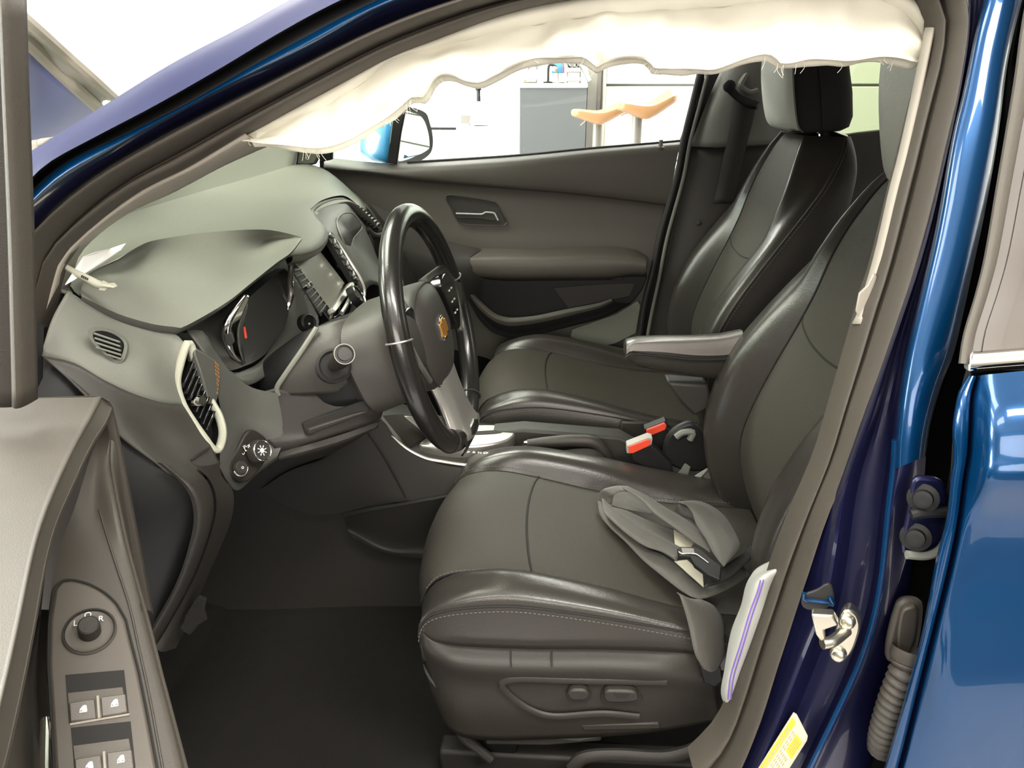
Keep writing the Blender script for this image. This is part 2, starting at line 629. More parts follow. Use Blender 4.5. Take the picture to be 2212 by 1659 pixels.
for sx in (-.055, .04):
    box('side', (pt.x + sx, yb + .05, zt + .07), (.008, .05, .138), 'post', tray, bevel=.001)
box('binder', (pt.x + .075, yb, zt + .081), (.03, .14, .15), 'frame', tray, axes=(V((cos(.5), 0, sin(.5))), V((0, 1, 0)), V((-sin(.5), 0, cos(.5)))), bevel=.004)

# pale work bench with a grey screen and a white lump, white on white
BY = 6.0
t0, t1 = A(925, 277, BY), A(1060, 277, BY)
bench = thing('work_bench', 'pale work bench by the far wall, washed out by the light', 'bench', ((t0.x + t1.x) / 2, BY, FZ))
box('bench_top', ((t0.x + t1.x) / 2, BY + .3, t0.z), (t1.x - t0.x + 1.2, .7, .04), 'wall', bench)
for sx in (-1, 1):
    for sy in (.02, .58):
        box('leg', ((t0.x + t1.x) / 2 + sx * .85, BY + sy, (t0.z + FZ) / 2 - .01), (.05, .05, t0.z - FZ - .02), 'wall', bench)
box('front_edge', ((t0.x + t1.x) / 2 - .3, BY - .055, t0.z), (.55, .008, .022), 'black', bench, bevel=.001)
s0, s1 = A(996, 273, BY + .2), A(1052, 250, BY + .2)
scr = thing('bench_screen', 'small grey green screen standing on the pale work bench', 'screen', ((s0.x + s1.x) / 2, BY + .2, t0.z + .02))
box('panel', ((s0.x + s1.x) / 2, BY + .2, (t0.z + .04 + s1.z) / 2), (s1.x - s0.x, .03, s1.z - t0.z - .03), 'post', scr)
box('stand', ((s0.x + s1.x) / 2, BY + .23, t0.z + .03), (.1, .1, .018), 'post', scr)
bag = A(1036, 262, BY + .02)
v, f = lathe_data((bag.x, BY + .06, t0.z + .02), (0, 0, 1), [(0, 0), (.085, 0), (.1, .03), (.085, .08), (.05, .11), (.02, .125), (0, .125)], 20)
v = [p + noise.noise_vector(p * 9) * .015 for p in v]
zmin = min(p.z for p in v)
v = [V((p.x, p.y, p.z - zmin + t0.z + .0205)) for p in v]
o = put('white_bag', v, f, 'paper')
o['label'] = 'crumpled white bag in front of the grey green screen'; o['category'] = 'bag'
# hanging pull handle
HY = 5.2
h0 = A(1033, 180, HY); h1 = A(1034, 219, HY); hb = A(1040, 178, HY)
pc = thing('hanging_tool', 'dark rod shaped tool hanging from a bracket over the bench', 'tool', (h0.x, HY, 3.6))
tube('cord', [(h0.x, HY, 3.64), (h0.x, HY, h0.z)], .004, 'frame', pc, seg=6)
box('bracket', (hb.x + .03, HY, hb.z + .02), (.12, .04, .03), 'black', pc, bevel=.003)
lathe('grip', (h0.x, HY, A(1033, 196, HY).z), (0, 0, 1), [(0, 0), (.022, .004), (.026, .02), (.024, .055), (.01, .07), (0, .072)], 'black', pc, seg=12)
tube('rod', [(h0.x, HY, A(1033, 196, HY).z + .01), (h1.x, HY, h1.z)], .016, 'black', pc, seg=8)

# washed out letters on the far wall
lt_ = thing('wall_lettering', 'faint dark letters on the washed out far wall above the cabinet', 'lettering', (0, 7.09, 1.4))
for s, px, py, sz in [('A', 1151, 139, .17), ('4', 1159, 136, .12), ('N', 1224, 138, .17), ('O', 1236, 138, .15), ('U', 1244, 139, .13), ('C', 1251, 137, .13), ('T', 1258, 138, .13)]:
    text('letter', s, A(px, py, 7.08), (1, 0, 0), (0, 0, 1), sz, 'post', lt_)


# two bent-plywood stools with a grey post
def stool(name, label, px0, px1, yref, ptx, y, lift):
    c0, c1 = A(px0, yref, y), A(px1, yref, y)
    cx, W = (c0.x + c1.x) / 2, (c1.x - c0.x)
    pxp = A(ptx, yref, y).x
    t = thing(name, label, 'stool', (pxp, y, FZ), 'bent wood stools on grey posts')
    z0 = c0.z
    rows_t, rows_b = [], []
    for j in range(9):
        q = -1 + 2 * j / 8
        rt, rb = [], []
        hw = (1 - .18 * abs(q) ** 3)
        for i in range(17):
            s = -1 + 2 * i / 16
            x = cx + s * W / 2 * hw
            zc = .055 * lift * (max(0, s - .15) ** 1.5) * 1.0 - .006 * cos(s * pi) + .006 * s
            zc += .03 * max(0, s) * max(0, q) - .012 * (1 - s * s) * (1 - q * q)
            rt.append(V((x, y + q * .15 * (1 - .12 * s * s), z0 + zc + .018)))
            rb.append(V((x, y + q * .145 * (1 - .12 * s * s), z0 + zc - .018 - .032 * (1 - abs(s)) ** 1.2)))
        rows_t.append(rt); rows_b.append(rb)
    v = [p for r in rows_t for p in r] + [p for r in rows_b for p in r]
    n1 = 9 * 17
    f = grid_faces(17, 9) + [tuple(i + n1 for i in q) for q in grid_faces(17, 9)]
    edge = [i for i in range(17)] + [j * 17 + 16 for j in range(1, 9)] + [8 * 17 + i for i in range(15, -1, -1)] + [j * 17 for j in range(7, 0, -1)]
    for a, b in zip(edge, edge[1:] + edge[:1]):
        f.append((a, b, b + n1, a + n1))
    put('seat', v, f, 'wood', t, subd=1)
    tube('post', [(pxp, y, FZ + .03), (pxp, y, z0 - .02)], .026, 'post', t, seg=16)
    lathe('base', (pxp, y, FZ), (0, 0, 1), [(0, 0), (.21, 0), (.21, .012), (.05, .035), (.027, .05), (0, .05)], 'post', t, seg=32)
    tube('lever', [(pxp - .03, y - .03, z0 - .035), (pxp - .07, y - .04, z0 - .04), (pxp - .1, y - .05, z0 - .065)], .004, 'chrome', t, seg=8)
    lathe('collar', (pxp, y, z0 - .05), (0, 0, 1), [(.027, 0), (.04, .01), (.045, .035), (0, .035)], 'post', t, seg=16)


stool('stool', 'left bent wood stool seat on a grey post before the steel door post', 1233, 1356, 243, 1292, 3.15, .35)
stool('stool', 'right bent wood stool with upswept seat before the pale garage door', 1330, 1460, 228, 1378, 2.6, .62)
# ================================================================== car body: door opening, pillars, roof, floor
body = thing('car', 'blue car shell around the open driver door with pillars and roof rail', 'car', (0, 0, .2))
yA = lerp_table([(30, -.765), (100, -.745), (200, -.715), (300, -.695), (450, -.672), (600, -.652), (800, -.622), (1000, -.60), (1250, -.585), (2000, -.60)])


def railA(pts, dy=0):
    return [A(x, y, yA(x) + dy) for x, y in pts]


r1 = [(20, 360), (34, 348), (111, 299), (216, 233), (371, 137), (523, 57), (625, 0), (780, -75), (1000, -150)]
r2 = [(20, 440), (39, 417), (101, 354), (203, 297), (338, 226), (473, 149), (608, 68), (736, 0), (900, -70), (1100, -120)]
r3 = [(24, 470), (44, 442), (135, 357), (270, 290), (405, 223), (540, 145), (675, 71), (739, 37), (815, 0), (950, -55), (1120, -95)]
r4 = [(30, 505), (47, 479), (135, 398), (270, 314), (405, 236), (540, 169), (675, 105), (801, 34), (882, 0), (1000, -40), (1140, -72)]
r5 = [(34, 590), (51, 557), (101, 479), (203, 388), (338, 304), (473, 233), (608, 165), (739, 98), (801, 68), (882, 34), (970, 3), (1060, -22), (1160, -45)]
loft('roof_rail', [railA(r1, .06), railA([(x, y + 18) for x, y in r1], .02), railA(r2, -.012)], 'blue_rail_dim', body, n=40, m=4)
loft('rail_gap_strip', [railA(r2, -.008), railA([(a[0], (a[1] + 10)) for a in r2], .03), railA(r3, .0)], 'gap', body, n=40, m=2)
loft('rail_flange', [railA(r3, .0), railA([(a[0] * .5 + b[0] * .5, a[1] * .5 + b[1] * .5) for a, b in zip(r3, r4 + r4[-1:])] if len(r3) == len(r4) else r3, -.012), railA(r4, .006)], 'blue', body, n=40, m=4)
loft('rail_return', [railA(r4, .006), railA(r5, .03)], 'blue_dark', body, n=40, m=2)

# taupe weatherstrip around the opening (outer, crest, groove, inner)
so = [(40, 1000), (36, 860), (38, 760), (44, 640), (58, 545), (101, 479), (203, 388), (338, 304), (473, 233), (608, 165), (739, 98), (801, 68), (882, 34), (970, 3), (1060, -22), (1200, -45), (1500, -70), (1850, -75), (2030, -60), (2068, -25), (2079, 37), (2075, 81), (2061, 184), (2031, 312), (2002, 440), (1969, 558), (1933, 671), (1895, 785), (1852, 900), (1816, 1010), (1775, 1101), (1738, 1220), (1706, 1321), (1674, 1422), (1637, 1541), (1587, 1659), (1540, 1740)]
si = [(98, 1000), (92, 870), (90, 770), (98, 690), (112, 620), (135, 557), (203, 490), (304, 415), (405, 365), (506, 304), (608, 246), (739, 175), (835, 125), (970, 71), (1071, 34), (1173, 7), (1300, -12), (1500, -28), (1800, -30), (1940, -22), (1990, -6), (2012, 29), (2012, 92), (2000, 150), (1980, 220), (1953, 330), (1929, 422), (1895, 562), (1864, 660), (1836, 760), (1803, 874), (1768, 992), (1722, 1100), (1686, 1190), (1656, 1280), (1628, 1358), (1594, 1468), (1570, 1540), (1540, 1590), (1490, 1640)]
ySeal = lambda x, y: (yA(x) if x < 1300 else lerp_table([(-60, -.60), (0, -.605), (300, -.655), (600, -.70), (900, -.74), (1200, -.765), (1659, -.785)])(y))


def railS(t, dy):
    """rail a fraction t of the way from the outer to the inner edge of the weatherstrip"""
    a = curve([A(x, y, ySeal(x, y) + .025) for x, y in so], 90)
    b = curve([A(x, y, ySeal(x, y) + .055) for x, y in si], 90)
    return [p.lerp(q, t) + V((0, dy, 0)) for p, q in zip(a, b)]


loft('weatherstrip', [railS(0, .012), railS(.04, -.012), railS(.18, -.028), railS(.36, -.022), railS(.46, .0), railS(.54, .008), railS(.64, -.008), railS(.82, -.014), railS(.95, -.002), railS(1, .02)], 'rubber', body, n=90, m=3, sharp=0)
loft('opening_flange', [railS(0, .005), railS(.4, .022), railS(.9, .012)], 'rubber_dark', body, n=90, m=1)
# light inner trims: A pillar and edge along the B pillar
ti = [(99, 748), (115, 700), (150, 615), (176, 540), (270, 462), (371, 415), (473, 361), (540, 330), (575, 315)]
to = [(84, 772), (92, 690), (112, 620), (135, 557), (203, 490), (304, 415), (405, 365), (490, 314), (530, 290)]
loft('pillar_trim', [AL(to, lambda x, y: yA(x) + .055), AL([((a[0] + b[0]) / 2, (a[1] + b[1]) / 2) for a, b in zip(ti, to)], lambda x, y: yA(x) + .075), AL(ti, lambda x, y: yA(x) + .125)], 'trim', body, n=30, m=3, thick=.003)
te = [(2008, 60), (1995, 125), (1980, 198), (1951, 330), (1929, 415), (1896, 558), (1857, 688), (1850, 700)]
loft('belt_pillar_trim', [AL([(x + 10, y) for x, y in te], lambda x, y: ySeal(x, y) + .05), AL([(x - 6, y) for x, y in te], lambda x, y: ySeal(x, y) + .07), AL([(x + 60, y) for x, y in te], lambda x, y: ySeal(x, y) + .12)], 'trim', body, n=30, m=3, thick=.003)
prism('belt_pillar_cover', AL([(1886, 590), (1872, 617), (1854, 634), (1847, 672), (1857, 690), (1876, 655), (1894, 600)], -.655), (.004, .008, 0), 'trim', body, bevel=.002)

# B pillar: jamb, crease, outer strip
yB = lerp_table([(-40, -.615), (0, -.62), (300, -.675), (600, -.725), (900, -.77), (1200, -.795), (1659, -.815)])
b0 = [(2066, -60), (2079, 37), (2075, 81), (2061, 184), (2031, 312), (2002, 440), (1969, 558), (1933, 671), (1895, 785), (1852, 900), (1816, 1010), (1775, 1101), (1738, 1220), (1706, 1321), (1674, 1422), (1637, 1541), (1587, 1659), (1560, 1740)]
b1 = [(2096, -60), (2096, 37), (2088, 120), (2066, 240), (2042, 350), (2015, 470), (1985, 580), (1948, 690), (1915, 790), (1880, 900), (1839, 1014), (1820, 1092), (1808, 1175), (1785, 1300), (1745, 1400), (1690, 1540), (1640, 1659), (1610, 1740)]
b2 = [(2140, -60), (2127, 0), (2105, 80), (2080, 200), (2056, 300), (2022, 490), (1988, 638), (1959, 764), (1942, 870), (1935, 950), (1932, 1014), (1921, 1106), (1907, 1243), (1889, 1335), (1861, 1426), (1820, 1518), (1756, 1650), (1715, 1740)]
b3 = [(2225, -60), (2208, 0), (2178, 128), (2156, 294), (2131, 441), (2108, 551), (2085, 659), (2060, 764), (2035, 828), (2010, 915), (2000, 985), (1995, 1050), (1975, 1200), (1955, 1330), (1930, 1450), (1905, 1550), (1880, 1659), (1850, 1740)]
RB = lambda pts, dy: [A(x, y, yB(y) + dy) for x, y in pts]
mid = lambda p, q, t: [(a[0] + (b[0] - a[0]) * t, a[1] + (b[1] - a[1]) * t) for a, b in zip(p, q)]
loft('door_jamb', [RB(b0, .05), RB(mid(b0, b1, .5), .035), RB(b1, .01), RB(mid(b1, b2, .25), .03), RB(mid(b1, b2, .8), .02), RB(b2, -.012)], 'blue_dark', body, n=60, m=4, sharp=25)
K_ = 11
loft('center_pillar', [RB(b2[:K_], -.012), RB(mid(b2, b3, .08)[:K_], -.026), RB(mid(b2, b3, .3)[:K_], -.032), RB(mid(b2, b3, .6)[:K_], -.032), RB(mid(b2, b3, .9)[:K_], -.024), RB(b3[:K_], .0)], 'blue', body, n=50, m=4, sharp=60)
dp_ = [.0, .012, .022, .03, .034, .036, .036, .036]
RBk = lambda pts, dy, f: [A(x, y, yB(y) + dy + f * d_) for (x, y), d_ in zip(pts[K_ - 1:], dp_)]
loft('pillar_recess', [RBk(b2, -.012, 0), RBk(mid(b2, b3, .08), -.022, .1), RBk(mid(b2, b3, .2), -.028, .8), RBk(mid(b2, b3, .6), -.030, 1.2), RBk(mid(b2, b3, 1.0), -.02, 1.2)], 'blue_dark', body, n=50, m=4, sharp=60)  # darker jamb paint stands in for the shadow inside the recess
bk = [(x + 170, y) for x, y in b3]
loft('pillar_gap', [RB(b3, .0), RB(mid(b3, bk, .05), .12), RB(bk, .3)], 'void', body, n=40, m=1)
tube('jamb_crease', [A(x, y, yB(y) - .012) for x, y in b2[9:]], .004, 'blue', body, seg=8, n=40)
# pocket pressed into the jamb above the striker
prism('jamb_pocket', AL([(1738, 1285), (1762, 1276), (1792, 1262), (1800, 1304), (1770, 1318), (1740, 1316), (1730, 1302)], -.796), (.002, .004, 0), 'rubber_dark', body, bevel=.001, rnd=24)
tube('pocket_lip', AL([(1737, 1281), (1738, 1294), (1760, 1298), (1790, 1302), (1800, 1306), (1792, 1288)], -.797), .0025, 'blue', body, seg=8, n=30)

# door striker
st = A(1805, 1378, -.80)
n_ = V((-.55, -.8, .1)).normalized()
sr, su, sn = frame_of(n_)
pl_o = AL([(1822, 1320), (1848, 1325), (1858, 1352), (1850, 1385), (1838, 1412), (1818, 1433), (1800, 1428), (1797, 1400), (1805, 1365)], -.826)
stk = prism('door_striker', pl_o, (.006, .014, 0), 'steel', body, bevel=.002, rnd=28)
tube('striker_loop', AL([(1828, 1362, -.828), (1798, 1385, -.846), (1776, 1390, -.85)], None), .0062, 'steel', stk, seg=12)
prism('striker_hook', AL([(1752, 1328), (1800, 1330), (1812, 1352), (1780, 1362), (1783, 1385), (1772, 1386), (1762, 1372)], -.85), (.004, .012, 0), 'steel', stk, bevel=.002)
for q in ((1829, 1343), (1810, 1413)):
    lathe('bolt', A(*q, -.827), n_, [(0, .006), (.005, .006), (.0075, .004), (.0085, 0), (0.0085, -.004)], 'steel', stk, seg=16)

# caution label on the lower jamb
lb = AL([(1715, 1541), (1722, 1545), (1745, 1590), (1743, 1600), (1700, 1668), (1635, 1668)], -.808)
cl = prism('caution_label', lb, (0, .002, 0), 'label', body, bevel=0)
o0, du, dv = A(1714, 1545, -.8085), A(1638, 1662, -.8085) - A(1714, 1545, -.8085), A(1744, 1594, -.8085) - A(1714, 1545, -.8085)
q = lambda a, b: o0 + du * a + dv * b
prism('yellow_band', [q(.03, .02), q(1, .02), q(1, .26), q(.03, .26)], (0, .0008, 0), 'yellow', cl, bevel=0)
prism('yellow_block', [q(.12, .55), q(.12, .95), q(.42, .95), q(.42, .55)], (0, .0008, 0), 'yellow', cl, bevel=0)
pr = []
for k in range(6):
    a0 = .18 + k * .13
    pr.append(prism_data([q(a0, .09) - V((0, .0006, 0)), q(a0 + .1, .09) - V((0, .0006, 0)), q(a0 + .1, .19) - V((0, .0006, 0)), q(a0, .19) - V((0, .0006, 0))], (0, .0004, 0)))
for k in range(5):
    b_ = .36 + k * .1
    for j in range(10):
        a0 = .14 + j * .085
        if .5 < b_ + .02 and a0 < .44 and k > 1:
            continue
        pr.append(prism_data([q(a0, b_), q(a0 + .055, b_), q(a0 + .055, b_ + .035), q(a0, b_ + .035)], (0, .0004, 0)))
for k in range(4):
    b_ = .62 + k * .08
    pr.append(prism_data([q(.16, b_) - V((0, .0006, 0)), q(.38, b_) - V((0, .0006, 0)), q(.38, b_ + .02) - V((0, .0006, 0)), q(.16, b_ + .02) - V((0, .0006, 0))], (0, .0004, 0)))
v, f = join_data(pr)
o = put('label_print', v, f, 'print_faint', cl, smooth=False)
o['kind'] = 'stuff'

# rocker sill and dark side under the dash
loft('rocker_sill', [AL([(330, 1659), (700, 1700), (1100, 1720), (1540, 1725)], -.74), AL([(330, 1720), (700, 1760), (1100, 1780), (1540, 1780)], -.8)], 'blue_dark', body, n=20, m=2)
loft('hinge_pillar', [AL([(95, 760), (160, 790), (225, 880), (330, 1000), (405, 1052), (420, 1099), (417, 1159), (385, 1258), (330, 1370)], -.70),
                      AL([(40, 860), (90, 900), (150, 960), (200, 1050), (240, 1120), (260, 1200), (270, 1300), (290, 1420), (310, 1500)], -.745)], 'black', body, n=24, m=2)
# hinge area dash side (upper): dark gap beside the door
loft('hinge_gap', [AL([(95, 700), (93, 800), (96, 900), (120, 1000)], -.72), AL([(30, 700), (20, 800), (10, 900), (0, 1000)], -.78)], 'rubber_dark', body, n=10, m=2)

# floor with carpet, firewall, roof, passenger-side shell
fz = .17
put('floor_pan', *box_data((.35, 0, fz - .02), (2.2, 1.44, .04)), 'carpet', body, bevel=.01)
loft('toe_board', [[(-.72, y, fz) for y in (-.7, -.4, 0, .4, .7)], [(-.86, y, fz + .05) for y in (-.7, -.4, 0, .4, .7)], [(-.98, y, fz + .2) for y in (-.7, -.4, 0, .4, .7)], [(-1.02, y, .75) for y in (-.7, -.4, 0, .4, .7)]], 'carpet', body, n=12, m=4, thick=.01)
put('firewall', *box_data((-1.04, 0, .55), (.03, 1.5, .85)), 'black', body)
loft('side_sill_trim', [[(-.6, -.70, fz), (0, -.70, fz), (.6, -.70, fz)], [(-.6, -.725, .28), (0, -.725, .28), (.6, -.725, .28)], [(-.6, -.75, .3), (0, -.75, .3), (.6, -.75, .3)]], 'plastic_low', body, n=10, m=3)
# roof: headliner and outer skin
for nm, dz, mm in (('headliner', 0, 'trim'), ('roof_skin', .05, 'blue')):
    loft(nm, [[(x, y, z + dz - .035 * (y / .58) ** 2) for y in (-.58, -.3, 0, .3, .58)] for x, z in ((-.28, 1.385), (0, 1.43), (.4, 1.45), (.9, 1.45), (1.5, 1.41))], mm, body, n=14, m=3, thick=.006)
# windscreen
ws = [p + V((0, .03, -.01)) for p in curve(railA(r1, .06), 8)]
ws = [ws[0] + (ws[0] - ws[1]) * 3.2, ws[0] + (ws[0] - ws[1]) * 1.6] + ws
loft('windscreen', [[p, V((p.x, 0, p.z)), V((p.x, -p.y, p.z))] for p in ws], 'glass_w', body, n=16, m=3)
# passenger A pillar
pa = [(-1.1, .66, .99), (-.75, .64, 1.2), (-.4, .60, 1.345), (0, .58, 1.40), (.5, .58, 1.41), (1.1, .58, 1.39), (1.6, .56, 1.3)]
tube('far_roof_rail', pa, .035, 'trim_grey', body, n=30)
prism('far_pillar_trim', AL([(380, 400), (420, 350), (470, 322), (520, 300), (600, 296), (688, 312), (689, 335), (684, 352), (670, 358), (620, 356), (560, 362), (480, 420)], .66), (0, .02, 0), 'dash', body, bevel=.006, rnd=40)
prism('far_pillar_gap', AL([(690, 300), (718, 300), (716, 345), (696, 350), (694, 380), (690, 380)], .668), (0, .02, 0), 'black', body, bevel=.002)
# passenger B pillar trims
loft('far_pillar_upper', [AL([(1570, 130), (1545, 180), (1520, 240), (1497, 300), (1490, 316)], .70), AL([(1600, 110), (1580, 180), (1560, 240), (1545, 318)], .665), AL([(1660, 110), (1650, 180), (1645, 240), (1640, 312)], .665), AL([(1700, 110), (1700, 180), (1700, 240), (1700, 312)], .72)], 'trim_grey', body, n=16, m=4, thick=.003)
loft('far_pillar_lower', [AL([(1488, 318), (1470, 400), (1445, 510), (1425, 600), (1402, 700), (1390, 790)], .70), AL([(1545, 320), (1525, 400), (1500, 510), (1480, 600), (1460, 700), (1450, 790)], .675), AL([(1640, 314), (1620, 400), (1600, 510), (1590, 600), (1580, 700), (1570, 790)], .675), AL([(1720, 314), (1700, 400), (1690, 510), (1680, 600), (1670, 700), (1660, 790)], .72)], 'plastic', body, n=20, m=4, thick=.003)
tube('far_door_seal', AL([(1512, 160), (1495, 230), (1478, 300), (1462, 384), (1428, 502), (1410, 587), (1393, 654), (1378, 760)], .695), .009, 'rubber_dark', body, n=30)
tube('far_seal_lip', AL([(1530, 155), (1508, 240), (1490, 310), (1475, 390), (1442, 510), (1424, 600), (1405, 690), (1392, 770)], .685), .005, 'trim_grey', body, n=30)

# far side shell behind the trims
put('far_side_shell', *join_data([box_data((.3, .79, .53), (2.9, .04, .96))]), 'black', body, bevel=.01)
prism('far_pillar_core', AL([(1505, 170), (1560, 110), (1700, 110), (1700, 340), (1480, 800), (1360, 800), (1385, 650), (1440, 440), (1478, 308)], .738), (0, .03, 0), 'black', body, bevel=.003)

# roof edge between the weatherstrip and the roof, front wing, scuttle
top_e = [A(x, y, ySeal(x, y) + .012) for x, y in ((1090, -30), (1200, -45), (1500, -70), (1850, -75), (2030, -60), (2068, -25))]
top_e = top_e + [top_e[-1] + V((.25, .0, .0)), top_e[-1] + V((.8, .01, -.03))]
loft('roof_side', [top_e, [p + V((-.01, .0, .035)) for p in top_e], [p + V((0, .03, .075)) for p in top_e], [V((p.x, -.53, max(p.z + .085, 1.40 + .05 * min(1, max(0, (p.x + .28) / .5))))) for p in top_e]], 'blue', body, n=40, m=4, sharp=0)
loft('front_wing', [[(-.66, -.76, 1.0), (-1.0, -.78, .97), (-1.6, -.78, .90), (-2.2, -.66, .78)], [(-.66, -.84, .93), (-1.0, -.87, .90), (-1.6, -.87, .82), (-2.25, -.72, .7)], [(-.66, -.86, .6), (-1.0, -.88, .6), (-1.6, -.88, .6), (-2.3, -.74, .55)], [(-.66, -.82, .18), (-1.0, -.84, .2), (-1.6, -.86, .3), (-2.3, -.72, .3)]], 'blue', body, n=20, m=4, sharp=0)
loft('scuttle', [[(-1.12, -.74, .97), (-1.14, 0, .975), (-1.12, .74, .97)], [(-1.35, -.76, .93), (-1.37, 0, .95), (-1.35, .76, .93)], [(-2.2, -.66, .72), (-2.25, 0, .74), (-2.2, .66, .72)]], 'black', body, n=16, m=3)
# ================================================================== dashboard
dash = thing('dashboard', 'grey green car dashboard with instrument hood, vents and centre screen', 'dashboard', (-.6, 0, .9))
ys = (-.665, -.55, -.35, -.1, .15, .4, .64)
CE = AL([(632, 552, -.14), (650, 551, -.11), (674, 545, -.08), (698, 529, 0), (709, 508, .1), (703, 492, .13), (676, 461, .165), (698, 440, .25), (733, 430, .33), (755, 434, .37), (790, 455, .5), (784, 436, .62)])
loft('pad_rear_lip', [CE, [p + V((-.004, 0, -.012)) for p in CE], [p + V((-.03, 0, -.022)) for p in CE]], 'dash', dash, n=40, m=3)
loft('top_pad', [[(-1.12, y, .985) for y in ys], [(-.95, y, 1.035 - .02 * (y / .66) ** 2) for y in ys],
                 [(-.78, y, 1.048 - .01 * (y / .66) ** 2) for y in ys],
                 [(-.625, -.665, 1.032), (-.65, -.55, 1.026), (-.66, -.35, 1.02), (-.60, -.1, 1.016), (-.60, .15, 1.018), (-.62, .4, 1.02), (-.665, .64, 1.035)],
                 [(-.572, -.665, 1.022), (-.62, -.55, .985), (-.60, -.35, .965)] + CE],
     'dash', dash, n=40, m=6, thick=.004)
# instrument hood
h0 = AL([(255, 560, -.57), (300, 532, -.5), (340, 518, -.45), (439, 503, -.35), (540, 496, -.26), (591, 498, -.2), (645, 510, -.16)])
hb = [p + V((-.05, 0, -.03)) for p in h0]
h1 = AL([(190, 592, -.62), (250, 572, -.56), (307, 561, -.5), (470, 547, -.38), (543, 536, -.28), (585, 516, -.2), (650, 512, -.16)])
h1b = AL([(175, 625, -.65), (280, 625, -.60), (360, 625, -.54), (480, 600, -.44), (570, 560, -.31), (615, 530, -.22), (652, 513, -.158)])
h2 = AL([(176, 640, -.665), (253, 677, -.64), (326, 699, -.615), (376, 706, -.595), (401, 704, -.58), (488, 654, -.49), (543, 611, -.41), (597, 568, -.305), (629, 545, -.24), (653, 514, -.165)])
h3 = [p + V((-.012, .006, -.012)) for p in h2]
h4 = [p + V((-.06, .03, -.02)) for p in h2]
loft('hood_skirt', [hb, h0], 'dash', dash, n=50, m=1)
loft('instrument_hood', [h0, h1, h1b, h2], 'dash', dash, n=50, m=5, sharp=60)
loft('hood_lip', [h2, h3, h4], 'dash_mid', dash, n=50, m=2, sharp=60)
# dark groove under the pad
loft('pad_groove', [AL([(153, 618, -.662), (174, 641, -.655), (253, 677, -.62), (326, 699, -.59), (376, 708, -.56), (404, 708, -.54)]),
                    AL([(150, 622, -.64), (174, 647, -.635), (253, 684, -.60), (326, 707, -.57), (376, 716, -.545), (404, 720, -.53)])], 'seam', dash, n=24, m=1)
# driver-side end of the dash
e0 = AL([(146, 628, -.672), (200, 663, -.652), (260, 689, -.627), (330, 710, -.602), (380, 724, -.585), (399, 742, -.588)])
e1 = AL([(112, 690, -.70), (170, 722, -.688), (250, 760, -.668), (310, 785, -.65), (352, 805, -.625), (380, 815, -.604)])
e2 = AL([(88, 768, -.722), (160, 785, -.71), (225, 822, -.70), (290, 852, -.68), (350, 870, -.65), (394, 874, -.61)])
e3 = AL([(160, 830, -.722), (225, 880, -.712), (275, 915, -.70), (335, 945, -.67), (400, 955, -.64), (444, 948, -.608)])
e4 = AL([(215, 880, -.725), (262, 945, -.715), (335, 1000, -.705), (400, 1048, -.69), (440, 1040, -.66), (475, 1003, -.615)])
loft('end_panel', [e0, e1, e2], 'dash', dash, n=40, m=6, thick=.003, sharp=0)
loft('end_panel_lower', [[p - V((0, 0, .0)) for p in e2], e3, e4], 'dash_low', dash, n=40, m=6, thick=.003, sharp=0)  # darker colour stands in for light falloff down the end panel
e4b = AL([(455, 968, -.612), (472, 985, -.6), (476, 1003, -.6)])
# seam across the end panel and kick trim below
tube('panel_seam', AL([(412, 995, -.654), (432, 980, -.64), (452, 968, -.622)]), .0016, 'seam', dash, seg=6)
k0 = AL([(338, 998, -.715), (397, 1050, -.72), (417, 1099, -.722), (413, 1159, -.722), (381, 1258, -.722), (326, 1357, -.722), (300, 1400, -.722)])
k1 = AL([(405, 1000, -.68), (448, 1040, -.685), (462, 1090, -.69), (452, 1150, -.69), (415, 1250, -.69), (355, 1360, -.69), (330, 1400, -.69)])
k2 = AL([(474, 1001, -.62), (480, 1030, -.625), (504, 1064, -.625), (497, 1131, -.63), (450, 1242, -.64), (400, 1360, -.65), (380, 1400, -.66)])
loft('kick_trim', [k0, [p.lerp(q, .35) + V((.004, -.012, .004)) for p, q in zip(k0, k1)], [p.lerp(q, .8) + V((.004, -.010, 0)) for p, q in zip(k0, k1)], k1], 'plastic', dash, n=40, m=3)
loft('kick_trim', [[p + V((.002, .003, 0)) for p in k1], [p.lerp(q, .5) + V((0, -.008, 0)) for p, q in zip(k1, k2)], k2], 'plastic', dash, n=40, m=3)
prism('carpet_flap', AL([(400, 1330), (425, 1290), (441, 1296), (436, 1320), (442, 1342), (425, 1352), (410, 1372), (398, 1366), (388, 1356), (396, 1345)], -.68), (.002, .006, 0), 'carpet', dash, bevel=.001)

